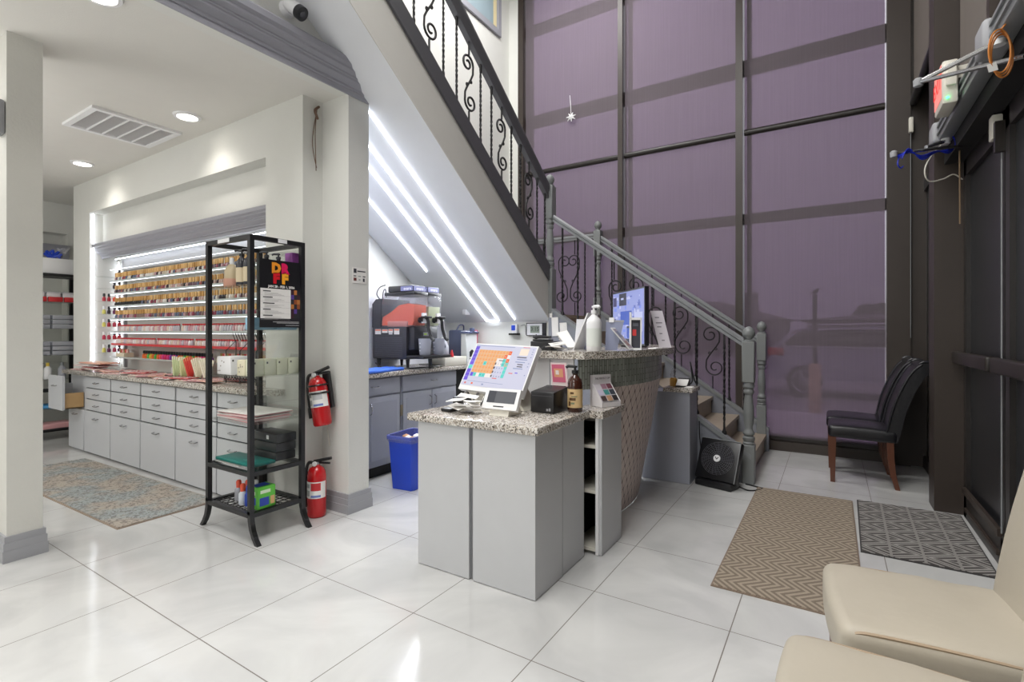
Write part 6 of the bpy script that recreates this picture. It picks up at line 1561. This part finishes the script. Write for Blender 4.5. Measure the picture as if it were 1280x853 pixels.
tc_ = tan_chair((.02, 1.60, 0), math.radians(6), 'tan leather chair in the foreground, its back against the dark doors, nearer the mats')
dup(tc_, (-.10, 1.075, 0), 0, 'tan leather chair at the bottom right corner, closest to the camera')
# ------------------------------------------------------------------ light
wd = bpy.data.worlds.new('world'); scn.world = wd; wd.use_nodes = True
wt = wd.node_tree
tcw = wt.nodes.new('ShaderNodeTexCoord'); spw = wt.nodes.new('ShaderNodeSeparateXYZ'); wt.links.new(tcw.outputs['Generated'], spw.inputs[0])
rpw = wt.nodes.new('ShaderNodeValToRGB'); wt.links.new(spw.outputs[2], rpw.inputs[0])   # overcast sky: brighter overhead than at the horizon
rpw.color_ramp.elements[0].position = 0; rpw.color_ramp.elements[0].color = (.34, .33, .36, 1)
rpw.color_ramp.elements[1].position = .9; rpw.color_ramp.elements[1].color = (1, .98, 1, 1)
wt.links.new(rpw.outputs[0], wt.nodes['Background'].inputs[0])
wd.node_tree.nodes['Background'].inputs[1].default_value = 3.4
def area(name, loc, size, power, col=(1, .97, .93), rot=(0, 0, 0), sy=None):
    l = bpy.data.lights.new(name, 'AREA'); l.energy = power; l.color = col; l.size = size
    if sy: l.shape = 'RECTANGLE'; l.size_y = sy
    o = bpy.data.objects.new(name, l); COL.objects.link(o); o.location = loc; o.rotation_euler = rot
    return o
area('hall_ceiling_light', (-1.2, .6, 6.1), 2.4, 230, (1, .99, .975))
area('stair_ceiling_light', (-2.6, 4.4, 6.1), 1.4, 95, (1, .99, .975))
area('left_room_light', (-5.4, -.6, 2.88), 2.2, 40, (1, .985, .965), sy=2.4)
area('behind_camera_fill', (-1.2, -2.2, 4.5), 2.0, 70, (1, .99, .975))  # fill light added behind the camera, no known fixture
def lamp(name, loc, power, r, col=(1, .99, .975)):
    l = bpy.data.lights.new(name, 'POINT'); l.energy = power; l.shadow_soft_size = r; l.color = col
    o = bpy.data.objects.new(name, l); COL.objects.link(o); o.location = loc
area('low_ceiling_fill', (-5.2, -.6, 1.9), 1.8, 34, (1, .985, .965), (math.pi, 0, 0))  # added fill facing up, only brightens the low ceiling
lamp('flash_fill', (-.7, -1.6, 2.0), 55, .5)  # unseen flash-like fill, added to even out the shadows
for x_, y0_, y1_ in ((-2.85, 2.7, 4.5), (-3.07, 2.7, 4.5), (-3.23, 2.7, 4.5), (-3.50, 2.7, 3.85)):
    ym = (y0_+y1_)/2; L_ = (y1_-y0_)/math.cos(math.atan(sl))
    area('strip_light', (x_, ym-.022, sof(x_, ym)-.022), .02, 4.2*L_, (.94, .965, 1), (-math.atan(sl), 0, 0), L_)
lamp('left_room_fill', (-5.6, -1.2, 1.7), 38, .5)  # soft point fill added out of view to lift the left room
for x, y in ((-4.155, 1.926), (-6.188, 1.919), (-3.007, 1.0)):
    l = bpy.data.lights.new('downlight_lamp', 'SPOT'); l.energy = 9; l.spot_size = 2.3; l.spot_blend = .6; l.color = (1, .95, .88); l.shadow_soft_size = .06
    o = bpy.data.objects.new('downlight_lamp', l); COL.objects.link(o); o.location = (x, y, 2.87)
scn.view_settings.view_transform = 'Standard'
scn.view_settings.look = 'None'
scn.view_settings.exposure = 0
scn.cycles.max_bounces = 8; scn.cycles.transparent_max_bounces = 24
scn.cycles.diffuse_bounces = 4; scn.cycles.caustics_reflective = False; scn.cycles.caustics_refractive = False
scn.cycles.sample_clamp_indirect = 4
